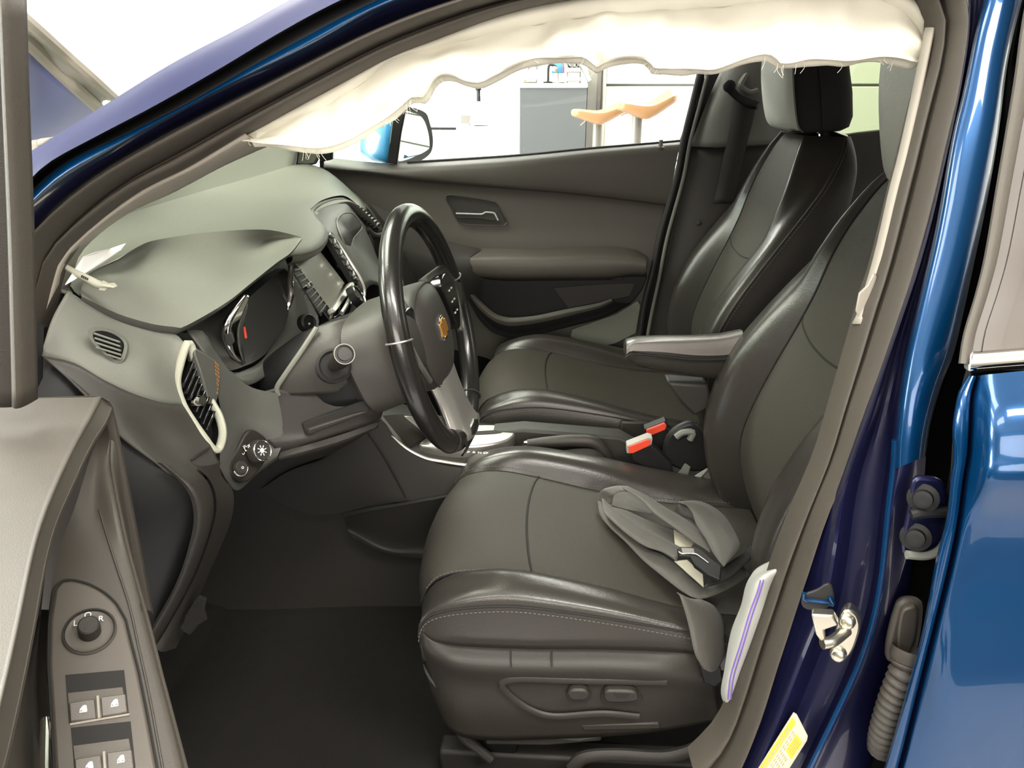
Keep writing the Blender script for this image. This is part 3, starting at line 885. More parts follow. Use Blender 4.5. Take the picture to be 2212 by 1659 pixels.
# small demister vent in the end panel
dv_n = (A(235, 745, -.668) - A(235, 745, -.66)).normalized()
vo = curve(AL([(193, 712, -.694), (215, 707, -.686), (245, 714, -.676), (270, 730, -.664), (280, 748, -.660), (273, 778, -.664), (262, 788, -.668), (248, 784, -.674), (220, 760, -.685), (196, 735, -.695)]), 36, True)
vn = V((.28, -.62, .3)).normalized()
vo = [p + vn * .004 for p in vo]
cc = sum(vo, V()) / len(vo)
vi = [cc + (p - cc) * .76 for p in vo]
sv = put('side_vent', *join_data([(vo + [p + vn * .005 for p in [cc + (p - cc) * .95 for p in vo]] + [p + vn * .004 for p in vi] + [p - vn * .012 for p in vi], grid_faces(36, 4, cu=True))]), 'dash', dash)
put('vent_well', [p + vn * .0012 for p in vi], [tuple(range(36))], 'black', sv)
for k in range(5):
    a0 = A(206 + k * 1.5 + (6 if k > 3 else 0), 722 + k * 10.0, -.688) + vn * .0075
    a1 = A(262 + k * 1.0, 741 + k * 9.2, -.669) + vn * .0075
    if k == 4:
        a0 = a0.lerp(a1, .35)
    dd = (a1 - a0).normalized()
    box('louver', (a0 + a1) / 2, ((a1 - a0).length, .0024, .007), 'dash', sv, axes=(dd, vn.cross(dd).normalized(), vn), bevel=.0008)

# tall driver vent: cream ring, louvres, stitched wedge
ro = curve(AL([(404, 742, -.590), (392, 775, -.597), (382, 825, -.604), (394, 872, -.607), (418, 912, -.607), (442, 946, -.606), (462, 972, -.602), (474, 966, -.592), (481, 936, -.585), (474, 902, -.578), (458, 872, -.574), (446, 850, -.574), (425, 790, -.58), (412, 748, -.585)]), 60, True)
vent = thing_part = put('driver_vent', *tube_data(ro, (.0062, .005), 10, True, 80), 'cream', dash)
bn = V((.85, -.42, .25)).normalized()
put('vent_back', [p - bn * .022 for p in curve(ro, 40, True)], [tuple(range(40))], 'black', vent)
put('vent_wall', *(lambda r: ([p for p in r] + [p - bn * .024 for p in r], grid_faces(40, 2, cu=True)))(curve(ro, 40, True)), 'black', vent)
for k in range(8):
    t = k / 7
    a0 = A(393 + 52 * t, 838 + 92 * t, -.603) - bn * .003
    a1 = A(418 + 44 * t, 780 + 108 * t, -.585) - bn * .003
    dd = (a1 - a0).normalized()
    box('louver', (a0 + a1) / 2, ((a1 - a0).length, .0032, .012), 'gloss', vent, axes=(dd, bn.cross(dd).normalized(), bn), bevel=.0008)
lathe('vent_thumbwheel', A(431, 866, -.597) - bn * .001, bn, [(0, .008), (.006, .008), (.008, .004), (.008, -.01)], 'chrome', vent, seg=16)
wv = AL([(413, 757, -.586), (430, 760, -.575), (452, 774, -.56), (467, 790, -.552), (469, 845, -.556), (462, 868, -.565), (452, 880, -.574), (445, 866, -.584), (430, 812, -.588)])
wd = prism('stitched_wedge', [p + bn * .006 for p in wv], -bn * .02, 'dash_mid', dash, bevel=.003, rnd=40)
for k in range(3):
    dashes('stitching', [p + bn * .0075 for p in AL([(457 + 3.2 * k, 780 + 3 * k, -.559 + .001 * k), (459 + 3.2 * k, 815, -.559 + .001 * k), (454 + 3.6 * k, 864 - 5 * k, -.567 + .002 * k)])], 'orange', wd, gap=.005, ln=.0036, r=.00035)

# light switch pod
lower = loft('driver_lower_panel', [AL([(398, 742, -.586), (440, 760, -.565), (480, 790, -.54), (540, 835, -.50), (600, 850, -.48)]),
                                    AL([(470, 850, -.565), (490, 880, -.548), (520, 890, -.52), (560, 905, -.5), (610, 910, -.48)]),
                                    AL([(475, 965, -.596), (500, 950, -.565), (530, 925, -.525), (570, 940, -.505), (610, 955, -.49)]),
                                    AL([(474, 1005, -.605), (490, 1030, -.59), (515, 1048, -.555), (560, 1010, -.515), (600, 985, -.5)]),
                                    AL([(476, 1012, -.60), (492, 1040, -.58), (518, 1056, -.545), (560, 1020, -.5), (600, 992, -.48)])], 'dash_mid', dash, n=24, m=4, sharp=0)
so_ = AL([(530, 930, -.522), (562, 944, -.508), (572, 966, -.506), (562, 1002, -.518), (526, 1042, -.552), (492, 1028, -.575), (484, 1006, -.577), (504, 970, -.552)])
sn_ = V((.84, -.38, .38)).normalized()
sp = prism('light_switch', [p + sn_ * .010 for p in so_], -sn_ * .02, 'plastic', dash, bevel=.003, rnd=36)
kc = A(545, 978, -.534) + sn_ * .010
knob = lathe('headlight_knob', kc, sn_, [(.0175, 0), (.0165, .010), (.0150, .013), (.0145, .0135), (.0135, .012), (0, .012)], 'plastic_low', sp, seg=28)
tube('knob_ring', [kc + sn_ * .0135 + (frame_of(sn_)[0] * cos(a) + frame_of(sn_)[1] * sin(a)) * .0147 for a in [2 * pi * i / 24 for i in range(24)]], .0011, 'chrome', sp, seg=6, closed=True)
kr, ku, kn = frame_of(sn_)
for a in range(8):
    an = a * pi / 4
    pass
ic = [box_data(kc + kn * .0125 + (kr * cos(a * pi / 4) + ku * sin(a * pi / 4)) * .0062, (.0035, .0012, .0006), (kr * cos(a * pi / 4) + ku * sin(a * pi / 4), -kr * sin(a * pi / 4) + ku * cos(a * pi / 4), kn)) for a in range(8)]
ic.append(lathe_data(kc + kn * .0122, sn_, [(0, .0006), (.0036, .0006), (.0036, 0)], 12))
put('lamp_symbol', *join_data(ic), 'white', sp, smooth=False)
for k, (px, py, s) in enumerate([(517, 968, '='), (521, 972, 'D'), (514, 980, 'o'), (526, 965, 'x')]):
    text('switch_symbol', s, A(px, py, -.545) + sn_ * .0118, kr, ku, .010, 'white', sp)
k2c = A(507, 1013, -.566) + sn_ * .011
lathe('dimmer_knob', k2c, sn_, [(.0105, 0), (.0100, .005), (.0085, .0065), (0, .0065)], 'plastic_low', sp, seg=20)
tube('dimmer_arc', [k2c + kn * .002 + (kr * cos(a) + ku * sin(a)) * .0115 for a in [pi * 1.0 + pi * .9 * i / 10 for i in range(11)]], .0013, 'silver', sp, seg=6)
text('switch_symbol', 'o', k2c + kn * .0068, kr, ku, .008, 'white', sp)

# instrument cluster
cl_b = AL([(530, 650, -.43), (600, 590, -.24), (622, 585, -.2), (625, 640, -.2), (610, 685, -.22), (590, 720, -.26), (557, 758, -.36), (530, 775, -.42), (508, 760, -.45), (512, 700, -.44)])
clus = prism('instrument_cluster', [p + V((-.035, 0, 0)) for p in cl_b], (-.02, 0, 0), 'black', dash, bevel=.002, rnd=48)
loft('cluster_cowl', [cl_b + cl_b[:1], [p + V((-.035, 0, 0)) for p in cl_b + cl_b[:1]]], 'black', dash, n=50, m=2)
tube('cluster_rim', AL([(629, 572, -.2), (627, 612, -.197), (628, 640, -.197), (619, 668, -.205), (606, 698, -.23), (590, 722, -.27), (560, 757, -.36), (535, 774, -.42)]), [.0055, .006, .006, .0045, .0028, .002, .0016, .0016], 'chrome', dash, seg=10, n=50)
loft('chrome_bracket', [[near(p, .020) for p in r_] for r_ in (AL([(530, 636, -.43), (503, 668, -.455), (486, 696, -.47), (481, 722, -.472), (487, 746, -.47), (497, 768, -.462), (512, 782, -.452)]),
                        AL([(536, 640, -.425), (530, 672, -.435), (524, 697, -.44), (521, 720, -.442), (522, 742, -.442), (524, 762, -.442), (528, 786, -.442)]))], 'chrome', dash, n=24, m=3, thick=.006)
prism('bracket_notch', near_all([(484, 724), (500, 718), (506, 738), (497, 750), (487, 744)], -.474, .028), (0, .004, 0), 'plastic_low', dash, bevel=.001)
for c_, r_ in (((548, 700, -.385), .045), ((592, 645, -.27), .045)):
    p = A(*c_) + V((-.032, 0, 0))
    tube('gauge_ring', [p + V((0, cos(a), sin(a))) * r_ for a in [2 * pi * i / 28 for i in range(28)]], .002, 'black', clus, seg=6, closed=True, n=56)
tube('needle', near_all([(527, 706, -.43), (531, 730, -.43)], None, .02), .0022, 'red_needle', clus, seg=6)
# dark surround of the cluster, and the stretch of dash beside the centre stack
loft('cluster_surround', [AL([(404, 716, -.545), (440, 720, -.52), (490, 800, -.50), (530, 800, -.46), (570, 775, -.37), (608, 712, -.24), (624, 650, -.2), (627, 590, -.18)]),
                          AL([(450, 775, -.55), (470, 800, -.53), (500, 826, -.51), (545, 830, -.47), (600, 790, -.38), (660, 732, -.26), (688, 692, -.175), (640, 604, -.165)])], 'dash_mid', dash, n=40, m=3, thick=.004)
loft('cluster_backing', [[p + V((-.045, .01, -.022)) for p in h2], AL([(404, 742, -.56), (420, 760, -.55), (440, 790, -.54), (470, 800, -.52), (500, 800, -.5), (530, 790, -.46), (560, 775, -.38), (600, 740, -.28), (620, 690, -.22), (640, 620, -.17)])], 'plastic_low', dash, n=40, m=2)
lathe('ignition_button', A(665, 697, -.24), (.8, -.5, .3), [(.016, -.01), (.016, .003), (.013, .006), (.011, .003), (0, .003)], 'black', dash, seg=20)
box('button_glint', A(668, 700, -.245), (.004, .004, .004), 'silver', dash, bevel=.001)

# centre stack: screen with side vents and silver frame
sc = AL([(639, 568, -.11), (690, 539, .08), (745, 611, .08), (713, 666, -.1)])
dn = (sc[1] - sc[0]).cross(sc[3] - sc[0]).normalized()
if dn.x < 0:
    dn = -dn
ux = (sc[1] - sc[0]).normalized(); uy = dn.cross(ux).normalized()
bez = [sc[0] - ux * .035 + uy * .02, sc[1] + ux * .045 + uy * .02, sc[2] + ux * .045 - uy * .035, sc[3] - ux * .035 - uy * .035]
stack = prism('center_stack', [p - dn * .003 for p in bez], -dn * .03, 'gloss', dash, bevel=.003)
prism('screen', [p - dn * .0005 for p in sc], -dn * .002, 'screen', stack, bevel=.001)
for side, m0 in (('l', 0),):
    a, b, c_, d = near_all([(628, 583, -.155), (642, 579, -.125), (704, 664, -.12), (690, 683, -.15)])
    lv = prism('screen_vent', [p + dn * .002 for p in (a, b, c_, d)], -dn * .012, 'black', dash, bevel=.001)
    for k in range(9):
        t = (k + .5) / 9
        p, q_ = a.lerp(d, t), b.lerp(c_, t)
        box('louver', (p + q_) / 2 + dn * .004, ((q_ - p).length * .98, .0022, .006), 'silver' if k == 3 else 'dash', lv, axes=((q_ - p).normalized(), dn.cross((q_ - p).normalized()), dn), bevel=.0005)
    box('vent_slider', a.lerp(d, .42).lerp(b.lerp(c_, .42), .5) + dn * .007, (.016, .008, .008), 'chrome', lv, axes=(ux, uy, dn), bevel=.001)
tube('vent_rim', [p + dn * .004 for p in AL([(628, 600, -.155), (660, 640, -.153), (690, 684, -.15)])], .0025, 'trim_grey', dash, seg=8)
rv = AL([(703, 508, .10), (716, 502, .125), (776, 606, .125), (765, 614, .10)])
rvb = prism('far_screen_vent', [p + dn * .002 for p in rv], -dn * .012, 'black', dash, bevel=.001)
for k in range(9):
    t = (k + .5) / 9
    p, q_ = rv[0].lerp(rv[3], t), rv[1].lerp(rv[2], t)
    box('louver', (p + q_) / 2 + dn * .003, (.014, .004, .006), 'silver', rvb, axes=((ux + uy * (.9 if k % 2 else -.9)).normalized(), (uy - ux * (.9 if k % 2 else -.9)).normalized(), dn), bevel=.0005)
tube('stack_frame', [p + dn * .006 for p in AL([(706, 503, .135), (730, 537, .135), (755, 575, .135), (772, 603, .13), (782, 630, .12), (781, 655, .10)])], [.0035, .0045, .004, .004, .004, .003], 'silver', dash, seg=8, n=40)
prism('stack_lower_trim', [p + dn * .004 for p in AL([(713, 668, -.1), (752, 612, .085), (760, 610, .1), (764, 618, .1), (722, 676, -.1)])], -dn * .01, 'silver', stack, bevel=.002)
loft('stack_lower', [[p + dn * .002 for p in AL([(705, 690, -.13), (735, 675, -.06), (768, 618, .09), (782, 640, .12)])], [p for p in AL([(712, 735, -.12), (760, 720, -.05), (795, 690, .08), (800, 680, .12)])]], 'gloss', dash, n=20, m=3, thick=.004)
kp = A(762, 645, .0) + dn * .004
lathe('stack_knob', kp, dn, [(.024, -.004), (.024, .010), (.021, .013), (.018, .010), (0, .010)], 'black', dash, seg=28)
tube('knob_ring', [kp + dn * .013 + (ux * cos(a) + uy * sin(a)) * .021 for a in [2 * pi * i / 24 for i in range(24)]], .002, 'chrome', dash, seg=6, closed=True, n=48)
tube('stack_rail', [p + dn * .009 for p in AL([(730, 682, -.09), (744, 658, -.03), (750, 646, .0), (762, 628, .06)])], .0042, 'silver', dash, seg=8)

# passenger side: brow slit, vent, lower skin
p0 = AL([(674, 459, .17), (698, 440, .25), (733, 430, .33), (755, 434, .37), (785, 460, .45), (812, 488, .55), (830, 505, .6)])
loft('brow', [p0, [p + V((.012, 0, -.006)) for p in p0], [p + V((.006, 0, -.014)) for p in p0], [p + V((-.02, 0, -.02)) for p in p0]], 'dash', dash, n=40, m=3)
loft('brow_slit', [[p + V((-.002, 0, .008)) for p in p0], [p + V((-.01, 0, -.001)) for p in p0]], 'seam', dash, n=40, m=1)
q0 = AL([(676, 462, .17), (704, 446, .24), (740, 438, .33), (752, 440, .36), (775, 470, .42), (790, 490, .46), (806, 520, .5)])
q1 = AL([(694, 488, .128), (715, 470, .2), (745, 460, .28), (760, 470, .32), (780, 495, .37), (800, 525, .42), (815, 560, .46)])
q2 = AL([(708, 508, .11), (728, 500, .17), (750, 510, .22), (768, 525, .26), (790, 545, .3), (815, 575, .36), (840, 600, .42)])
q3 = AL([(745, 562, .138), (758, 550, .17), (775, 560, .21), (795, 570, .25), (820, 590, .3), (850, 620, .36), (880, 650, .42)])
q4 = AL([(784, 640, .125), (795, 620, .17), (810, 615, .21), (835, 625, .25), (860, 645, .3), (890, 670, .36), (910, 690, .42)])
loft('passenger_skin', [q0, q1, q2, q3, q4], 'dash_mid', dash, n=30, m=5, thick=.003, sharp=0)
pod = curve(AL([(728, 478, .215), (740, 462, .25), (758, 460, .29), (772, 472, .32), (782, 490, .33), (772, 505, .29), (762, 520, .25), (760, 555, .2), (748, 535, .18), (735, 505, .18)]), 40, True)
pcn = sum(pod, V()) / len(pod)
pod = [near(p, .012) for p in pod]
pcn = sum(pod, V()) / len(pod)
put('passenger_pod', [p for p in pod] + [near(pcn + (p - pcn) * .92, .004) for p in pod] + [near(pcn + (p - pcn) * .5, .007) for p in pod] + [near(pcn, .008)], grid_faces(40, 3, cu=True) + [(80 + i, 80 + (i + 1) % 40, 120) for i in range(40)], 'plastic', dash, sharp=0)
tube('pod_rim', [near(p, .001) for p in pod], .002, 'dash', dash, seg=6, closed=True, n=80)
fv = AL([(750, 440, .38), (770, 442, .42), (818, 486, .55), (812, 502, .53), (790, 496, .46)])
fvb = prism('passenger_vent', [p + V((.004, 0, 0)) for p in fv], (-.02, 0, -.002), 'black', dash, bevel=.001)
for k in range(7):
    t = (k + .6) / 7.4
    p = A(757 + 50 * t, 452 + 44 * t, .385 + .13 * t); q_ = A(768 + 50 * t, 445 + 42 * t, .42 + .12 * t)
    dd = (q_ - p).normalized()
    box('louver', (p + q_) / 2 + V((.006, 0, .0)), ((q_ - p).length * 1.2, .003, .008), 'dash_mid', fvb, axes=(dd, V((1, 0, 0)).cross(dd).normalized(), V((1, 0, 0))), bevel=.0005)
tube('passenger_vent_rim', [p + V((.01, 0, 0)) for p in AL([(786, 494, .44), (798, 505, .47), (812, 508, .5), (830, 500, .56)])], .006, 'dash_mid', dash, seg=8)
loft('far_end_panel', [AL([(690, 360, .66), (712, 385, .66), (745, 402, .655), (790, 440, .65), (830, 500, .645), (870, 600, .64)]), AL([(692, 372, .62), (741, 404, .62), (784, 438, .6), (815, 480, .585), (850, 560, .56), (880, 650, .52)]), ], 'dash', dash, n=24, m=2)
# hidden mass behind the skins, glove box, lower dash, steering support
core = put('core', *join_data([box_data((-.80, 0, .82), (.44, 1.22, .26)), box_data((-.74, .32, .70), (.34, .62, .24))]), 'black', dash, bevel=.03)
loft('glove_box', [[(-.50, y, .86) for y in (.14, .3, .5, .66)], [(-.47, y, .76) for y in (.14, .3, .5, .66)], [(-.52, y, .62) for y in (.14, .3, .5, .66)], [(-.66, y, .58) for y in (.14, .3, .5, .66)]], 'plastic', dash, n=12, m=4)
# knee bolster
kb = [AL([(596, 838, -.47), (660, 850, -.45), (740, 845, -.43), (800, 850, -.42), (830, 870, -.4)]),
      AL([(540, 862, -.49), (600, 880, -.475), (700, 900, -.45), (790, 880, -.43), (826, 886, -.41)]),
      AL([(560, 930, -.5), (620, 935, -.48), (700, 925, -.455), (780, 900, -.435), (824, 895, -.41)]),
      AL([(590, 965, -.5), (640, 958, -.48), (720, 940, -.45), (790, 915, -.43), (822, 902, -.4)]),
      AL([(600, 985, -.48), (650, 985, -.46), (740, 950, -.42), (800, 920, -.4), (824, 905, -.36)])]
loft('knee_bolster', kb, 'plastic', dash, n=24, m=5, thick=.004, sharp=0)
prism('pull_recess', [near(p, .010) for p in AL([(655, 915, -.464), (786, 866, -.436), (800, 886, -.436), (756, 905, -.445), (662, 938, -.468)])], (-.004, .003, 0), 'seam', dash, bevel=.001)
prism('pull_tab', [near(p, .013) for p in AL([(668, 927, -.466), (768, 894, -.444), (800, 888, -.436), (756, 907, -.445), (668, 940, -.468)])], (-.008, .004, 0), 'plastic', dash, bevel=.002)
loft('bolster_lip', [[p + V((.004, -.004, 0)) for p in AL([(602, 972, -.485), (660, 958, -.47), (740, 934, -.445), (812, 908, -.41)])], [p + V((.002, -.012, -.004)) for p in AL([(606, 980, -.485), (662, 968, -.47), (742, 944, -.445), (814, 914, -.41)])], AL([(640, 990, -.46), (690, 990, -.43), (760, 956, -.41), (818, 918, -.38)])], 'plastic', dash, n=20, m=3)

# ================================================================== steering column
col = thing('steering_column', 'grey steering column shroud with the turn signal stalk pointing outward', 'steering column', (-.34, -.345, .84))
Wc = V((-.196, -.345, .886))
uW = V((-.232, 0, .973)).normalized(); vW = V((0, 1, 0)); nW = V((.967, -.065, .232)).normalized()
uW = (uW - nW * uW.dot(nW)).normalized(); vW = uW.cross(nW)
ca = V((.93, 0, .36)).normalized()          # column axis
cu = V((-.36, 0, .93)).normalized()


def colring(d, w, h, oz=0, p=3.2, oy=0):
    return ring_of(Wc + ca * d + cu * oz + V((0, oy, 0)), (vW, cu), w, h, 32, p)


sections('shroud', [colring(-.27, .17, .11, .0, 3.4), colring(-.24, .20, .125, .0, 3.6), colring(-.18, .205, .13, .0, 3.6), colring(-.125, .20, .14, -.004, 3.4), colring(-.118, .19, .13, -.004)], 'black', col)  # painted black for the dark gap behind the column
sections('shroud_groove', [colring(-.125, .205, .13, -.006), colring(-.10, .205, .13, -.006)], 'seam', col)
sections('wheel_cover', [colring(-.112, .225, .152, -.006), colring(-.106, .236, .162, -.006), colring(-.06, .22, .16, -.006), colring(-.03, .19, .145, -.006), colring(-.024, .16, .13, -.004)], 'dash_low', col)
tube('shroud_edge', AL([(684, 708, -.43), (650, 760, -.455), (612, 815, -.468), (598, 838, -.47), (601, 854, -.47)]), .004, 'dash', col, seg=8)
loft('shroud_wing', [AL([(684, 708, -.42), (650, 760, -.45), (612, 815, -.465), (600, 854, -.465)]), AL([(740, 690, -.4), (730, 740, -.44), (710, 800, -.455), (700, 850, -.45)]), AL([(830, 672, -.3), (800, 720, -.4), (785, 790, -.44), (800, 850, -.42)])], 'dash_low', col, n=20, m=5, thick=.003, sharp=0)
sb, se = A(721, 790, -.475), A(744, 765, -.545)
sd = (se - sb).normalized()
lathe('stalk_boot', sb, sd, [(.024, -.02), (.026, .0), (.022, .003), (.019, -.002), (0, -.002)], 'seam', col, seg=24)
stl = lathe('turn_stalk', sb, sd, [(.009, 0), (.011, .02), (.0135, .045), (.0145, (se - sb).length - .006), (.0140, (se - sb).length), (.0115, (se - sb).length + .001), (.011, (se - sb).length - .0015), (.0095, (se - sb).length - .0015), (.009, (se - sb).length + .0008), (0, (se - sb).length + .0012)], 'plastic', col, seg=28)
tube('stalk_edge', [se + (frame_of(sd)[0] * cos(a) + frame_of(sd)[1] * sin(a)) * .0138 + sd * .0005 for a in [2 * pi * i / 24 for i in range(24)]], .0006, 'frame', stl, seg=6, closed=True, n=48)
tube('wiper_stalk', [Wc + ca * -.16 + vW * .1 + cu * .02, Wc + ca * -.10 + vW * .19 + cu * .06], .010, 'plastic_low', col, seg=12)
lathe('wiper_tip', Wc + ca * -.10 + vW * .19 + cu * .06, (V((.06, .09, .05))), [(.011, -.004), (.0115, .01), (.008, .014), (0, .014)], 'silver', col, seg=14)

# ================================================================== steering wheel
sw = thing('steering_wheel', 'black leather three spoke steering wheel with gold emblem on the hub', 'steering wheel', tuple(Wc))
Lw = lambda v, u, n=0: Wc + vW * v + uW * u + nW * n
R = .182
rim_pts = [Lw(R * sin(a), R * cos(a)) for a in [2 * pi * i / 48 for i in range(48)]]
put('rim', *tube_data(rim_pts, (.0165, .0185), 18, True, 120), 'wheel', sw)
for a, mm in ((-1.35, 'silver'), (1.35, 'silver'), (-2.62, 'seam'), (2.62, 'seam')):
    p = Lw(R * sin(a), R * cos(a)); t = (vW * cos(a) - uW * sin(a)); rad = (vW * sin(a) + uW * cos(a))
    tube('rim_seam', [p + (rad * cos(b) + nW * sin(b)) * .0183 for b in [2 * pi * i / 16 for i in range(16)]], .0014, mm, sw, seg=6, closed=True, n=32)


def polar(rv, ru, k, p=2.6, cv=0, cu_=0, n=0):
    out = []
    for i in range(k):
        a = 2 * pi * i / k
        c_, s_ = cos(a), sin(a)
        out.append(Lw(cv + math.copysign(abs(c_) ** (2 / p), c_) * rv, cu_ + math.copysign(abs(s_) ** (2 / p), s_) * ru * (1 if s_ > 0 else 1.12), n))
    return out


hubr = [polar(.085, .078, 40, 2.6, 0, -.004, -.045), polar(.088, .080, 40, 2.6, 0, -.004, -.012), polar(.082, .074, 40, 2.6, 0, -.004, .000), polar(.062, .056, 40, 2.5, 0, -.004, .008), polar(.035, .03, 40, 2.3, 0, -.004, .0115), polar(.008, .008, 40, 2, 0, -.004, .012)]
sections('hub_cover', hubr, 'hub', sw, sharp=60)
tube('hub_seam', polar(.0845, .0765, 40, 2.6, 0, -.004, -.003), .0012, 'seam', sw, seg=6, closed=True, n=80)
# spokes left and right with button pads, silver lower spoke
for s in (-1, 1):
    sp_ = loft('spoke', [[Lw(s * .07, .07, -.02), Lw(s * .11, .07, -.014), Lw(s * .15, .07, -.006), Lw(s * .172, .075, 0)], [Lw(s * .075, .03, -.010), Lw(s * .11, .028, -.004), Lw(s * .15, .028, .0), Lw(s * .178, .03, .008)], [Lw(s * .075, -.02, -.010), Lw(s * .11, -.015, -.004), Lw(s * .15, -.005, 0), Lw(s * .175, 0, .008)], [Lw(s * .075, -.04, -.02), Lw(s * .11, -.03, -.014), Lw(s * .15, -.018, -.008), Lw(s * .176, -.014, 0)]], 'hub', sw, n=14, m=4, thick=.016)
    pad = prism('button_pad', [Lw(s * a, b, .011 if s > 0 else -.003) for a, b in ((.066, .052), (.09, .064), (.122, .060), (.146, .040), (.150, .012), (.134, -.018), (.112, -.036), (.097, -.03), (.086, .004))], -nW * .022, 'gloss', sw, bevel=.002, rnd=30)
    for i in range(3):
        for j in range(2):
            put('button_mark', *box_data(Lw(s * (.102 + .018 * j), .034 - .020 * i, .0118 if s > 0 else -.0022), (.006, .0025, .0008), (vW, uW, nW)), 'white', pad, smooth=False)
    tube('spoke_trim', [Lw(s * .156, .022, .006), Lw(s * .143, -.014, .008), Lw(s * .118, -.044, .006)], .005, 'dash_mid', sw, seg=8)
low = loft('lower_spoke', [[Lw(-.058, -.06, -.02), Lw(-.05, -.11, -.014), Lw(-.056, -.16, -.008), Lw(-.062, -.178, 0)], [Lw(-.045, -.06, -.006), Lw(-.036, -.11, .0), Lw(-.042, -.16, .006), Lw(-.048, -.183, .014)], [Lw(0, -.06, -.004), Lw(0, -.11, .002), Lw(0, -.16, .008), Lw(0, -.190, .016)], [Lw(.045, -.06, -.006), Lw(.036, -.11, .0), Lw(.042, -.16, .006), Lw(.048, -.183, .014)], [Lw(.058, -.06, -.02), Lw(.05, -.11, -.014), Lw(.056, -.16, -.008), Lw(.062, -.178, 0)]], 'silver', sw, n=14, m=4, thick=.012)
loft('spoke_end_cap', [[Lw(-.066, -.168, .002), Lw(0, -.170, .016), Lw(.066, -.168, .002)], [Lw(-.064, -.184, .017), Lw(0, -.186, .0205), Lw(.064, -.184, .017)], [Lw(-.062, -.200, .003), Lw(0, -.203, .004), Lw(.062, -.200, .003)]], 'wheel', sw, n=14, m=3, thick=.003)
# emblem: a slanted cross bar, gold on a bright rim
em = [(-.024, -.0075), (-.0085, -.0075), (-.0085, -.0105), (.0105, -.0105), (.0085, -.0075), (.0215, -.0075), (.0245, .0075), (.0085, .0075), (.0085, .0105), (-.0105, .0105), (-.0085, .0075), (-.0215, .0075)]
emb = prism('emblem', [Lw(-a * 1.0, b * 1.8, .0115) for a, b in em], nW * .003, 'chrome', sw, bevel=.0006)
prism('emblem_face', [Lw(-a * .84, b * 1.42, .0145) for a, b in em], nW * .0012, 'gold', emb, bevel=.0004)

# ================================================================== centre console
con = thing('center_console', 'dark centre console with silver shifter plate between the front seats', 'console', (-.2, 0, fz))
cs = [(-1.0, .74, .34), (-.80, .73, .32), (-.62, .70, .30), (-.50, .64, .27), (-.40, .585, .25), (-.30, .545, .24), (-.20, .528, .235), (-.08, .518, .23), (.05, .50, .22), (.25, .47, .2), (.42, .46, .2)]
sections('tunnel', [[V((x, -.13 * w_ / .25, fz)), V((x, -.13 * w_ / .25, fz + (z - fz) * .55)), V((x, -.115 * w_ / .25, z - .012)), V((x, -.095 * w_ / .25, z)), V((x, .095 * w_ / .25, z)), V((x, .115 * w_ / .25, z - .012)), V((x, .13 * w_ / .25, fz + (z - fz) * .55)), V((x, .13 * w_ / .25, fz))] for x, z, w_ in cs], 'plastic_low', con, sharp=50)
sd_ = lambda pts: [p for p in pts]
loft('side_cheek', [AL([(700, 990, -.15), (765, 938, -.14), (820, 906, -.135), (850, 940, -.132), (880, 968, -.13), (940, 1000, -.13), (1010, 1012, -.13)]),
                    AL([(620, 1020, -.16), (720, 1040, -.165), (800, 1050, -.16), (870, 1075, -.155), (900, 1075, -.15), (950, 1070, -.15), (1000, 1060, -.15)]),
                    AL([(560, 1060, -.17), (660, 1110, -.17), (740, 1108, -.165), (820, 1096, -.16), (880, 1084, -.155), (940, 1080, -.155), (1000, 1075, -.15)])], 'plastic_low', con, n=30, m=4, sharp=0)
tube('console_rim', AL([(818, 906, -.132), (848, 942, -.130), (880, 970, -.128), (920, 990, -.127), (960, 998, -.127), (1010, 1005, -.127), (1080, 1010, -.127)]), .0035, 'silver', con, seg=8, n=40)
tube('cheek_seam', AL([(786, 926, -.150), (830, 990, -.160), (876, 1076, -.166)]), .0013, 'seam', con, seg=6)
loft('cheek_pocket', [AL([(745, 1116, -.17), (800, 1102, -.172), (880, 1090, -.168), (960, 1075, -.165), (1000, 1068, -.16)]), AL([(750, 1140, -.15), (830, 1180, -.14), (900, 1180, -.14), (980, 1170, -.14)]), AL([(760, 1160, -.16), (820, 1190, -.165), (880, 1203, -.16), (950, 1208, -.155), (1000, 1210, -.15)])], 'plastic_low', con, n=24, m=4, sharp=0)
loft('pocket_edge', [AL([(740, 1118, -.172), (800, 1104, -.174), (880, 1090, -.17), (980, 1070, -.165)]), AL([(736, 1110, -.168), (800, 1096, -.17), (880, 1084, -.166), (980, 1066, -.16)])], 'seam', con, n=20, m=1)
shp = curve(AL([(905, 965, -.085), (925, 948, -.05), (960, 938, -.02), (1010, 938, .01), (1060, 944, .02), (1105, 958, .01), (1112, 972, -.02), (1090, 990, -.06), (1040, 994, -.085), (960, 990, -.095), (915, 980, -.095)]), 40, True)
pl_ = prism('shifter_plate', [V((p.x, p.y, .553)) for p in shp], (0, 0, -.03), 'silver', con, bevel=.004)
slot = AL([(985, 958, -.03), (1050, 958, -.015), (1082, 962, -.01), (1086, 970, -.02), (1060, 974, -.03), (990, 966, -.04)])
prism('shifter_slot', [V((p.x, p.y, .5535)) for p in slot], (0, 0, .0006), 'seam', pl_, bevel=0, rnd=24)
for k, (s, px) in enumerate(zip('PRNDM', (1012, 1024, 1036, 1048, 1056))):
    text('gear_letter', s, AZ(px, 977 + k * .6, .5545), (1, 0, 0), (0, 1, 0), .011, 'white', pl_)
sl = AZ(985, 962, .553)
tube('shift_lever', [sl, sl + V((-.006, .012, .05)), sl + V((-.012, .02, .075))], .008, 'black', con, seg=10)
kn = sl + V((-.014, .024, .09))
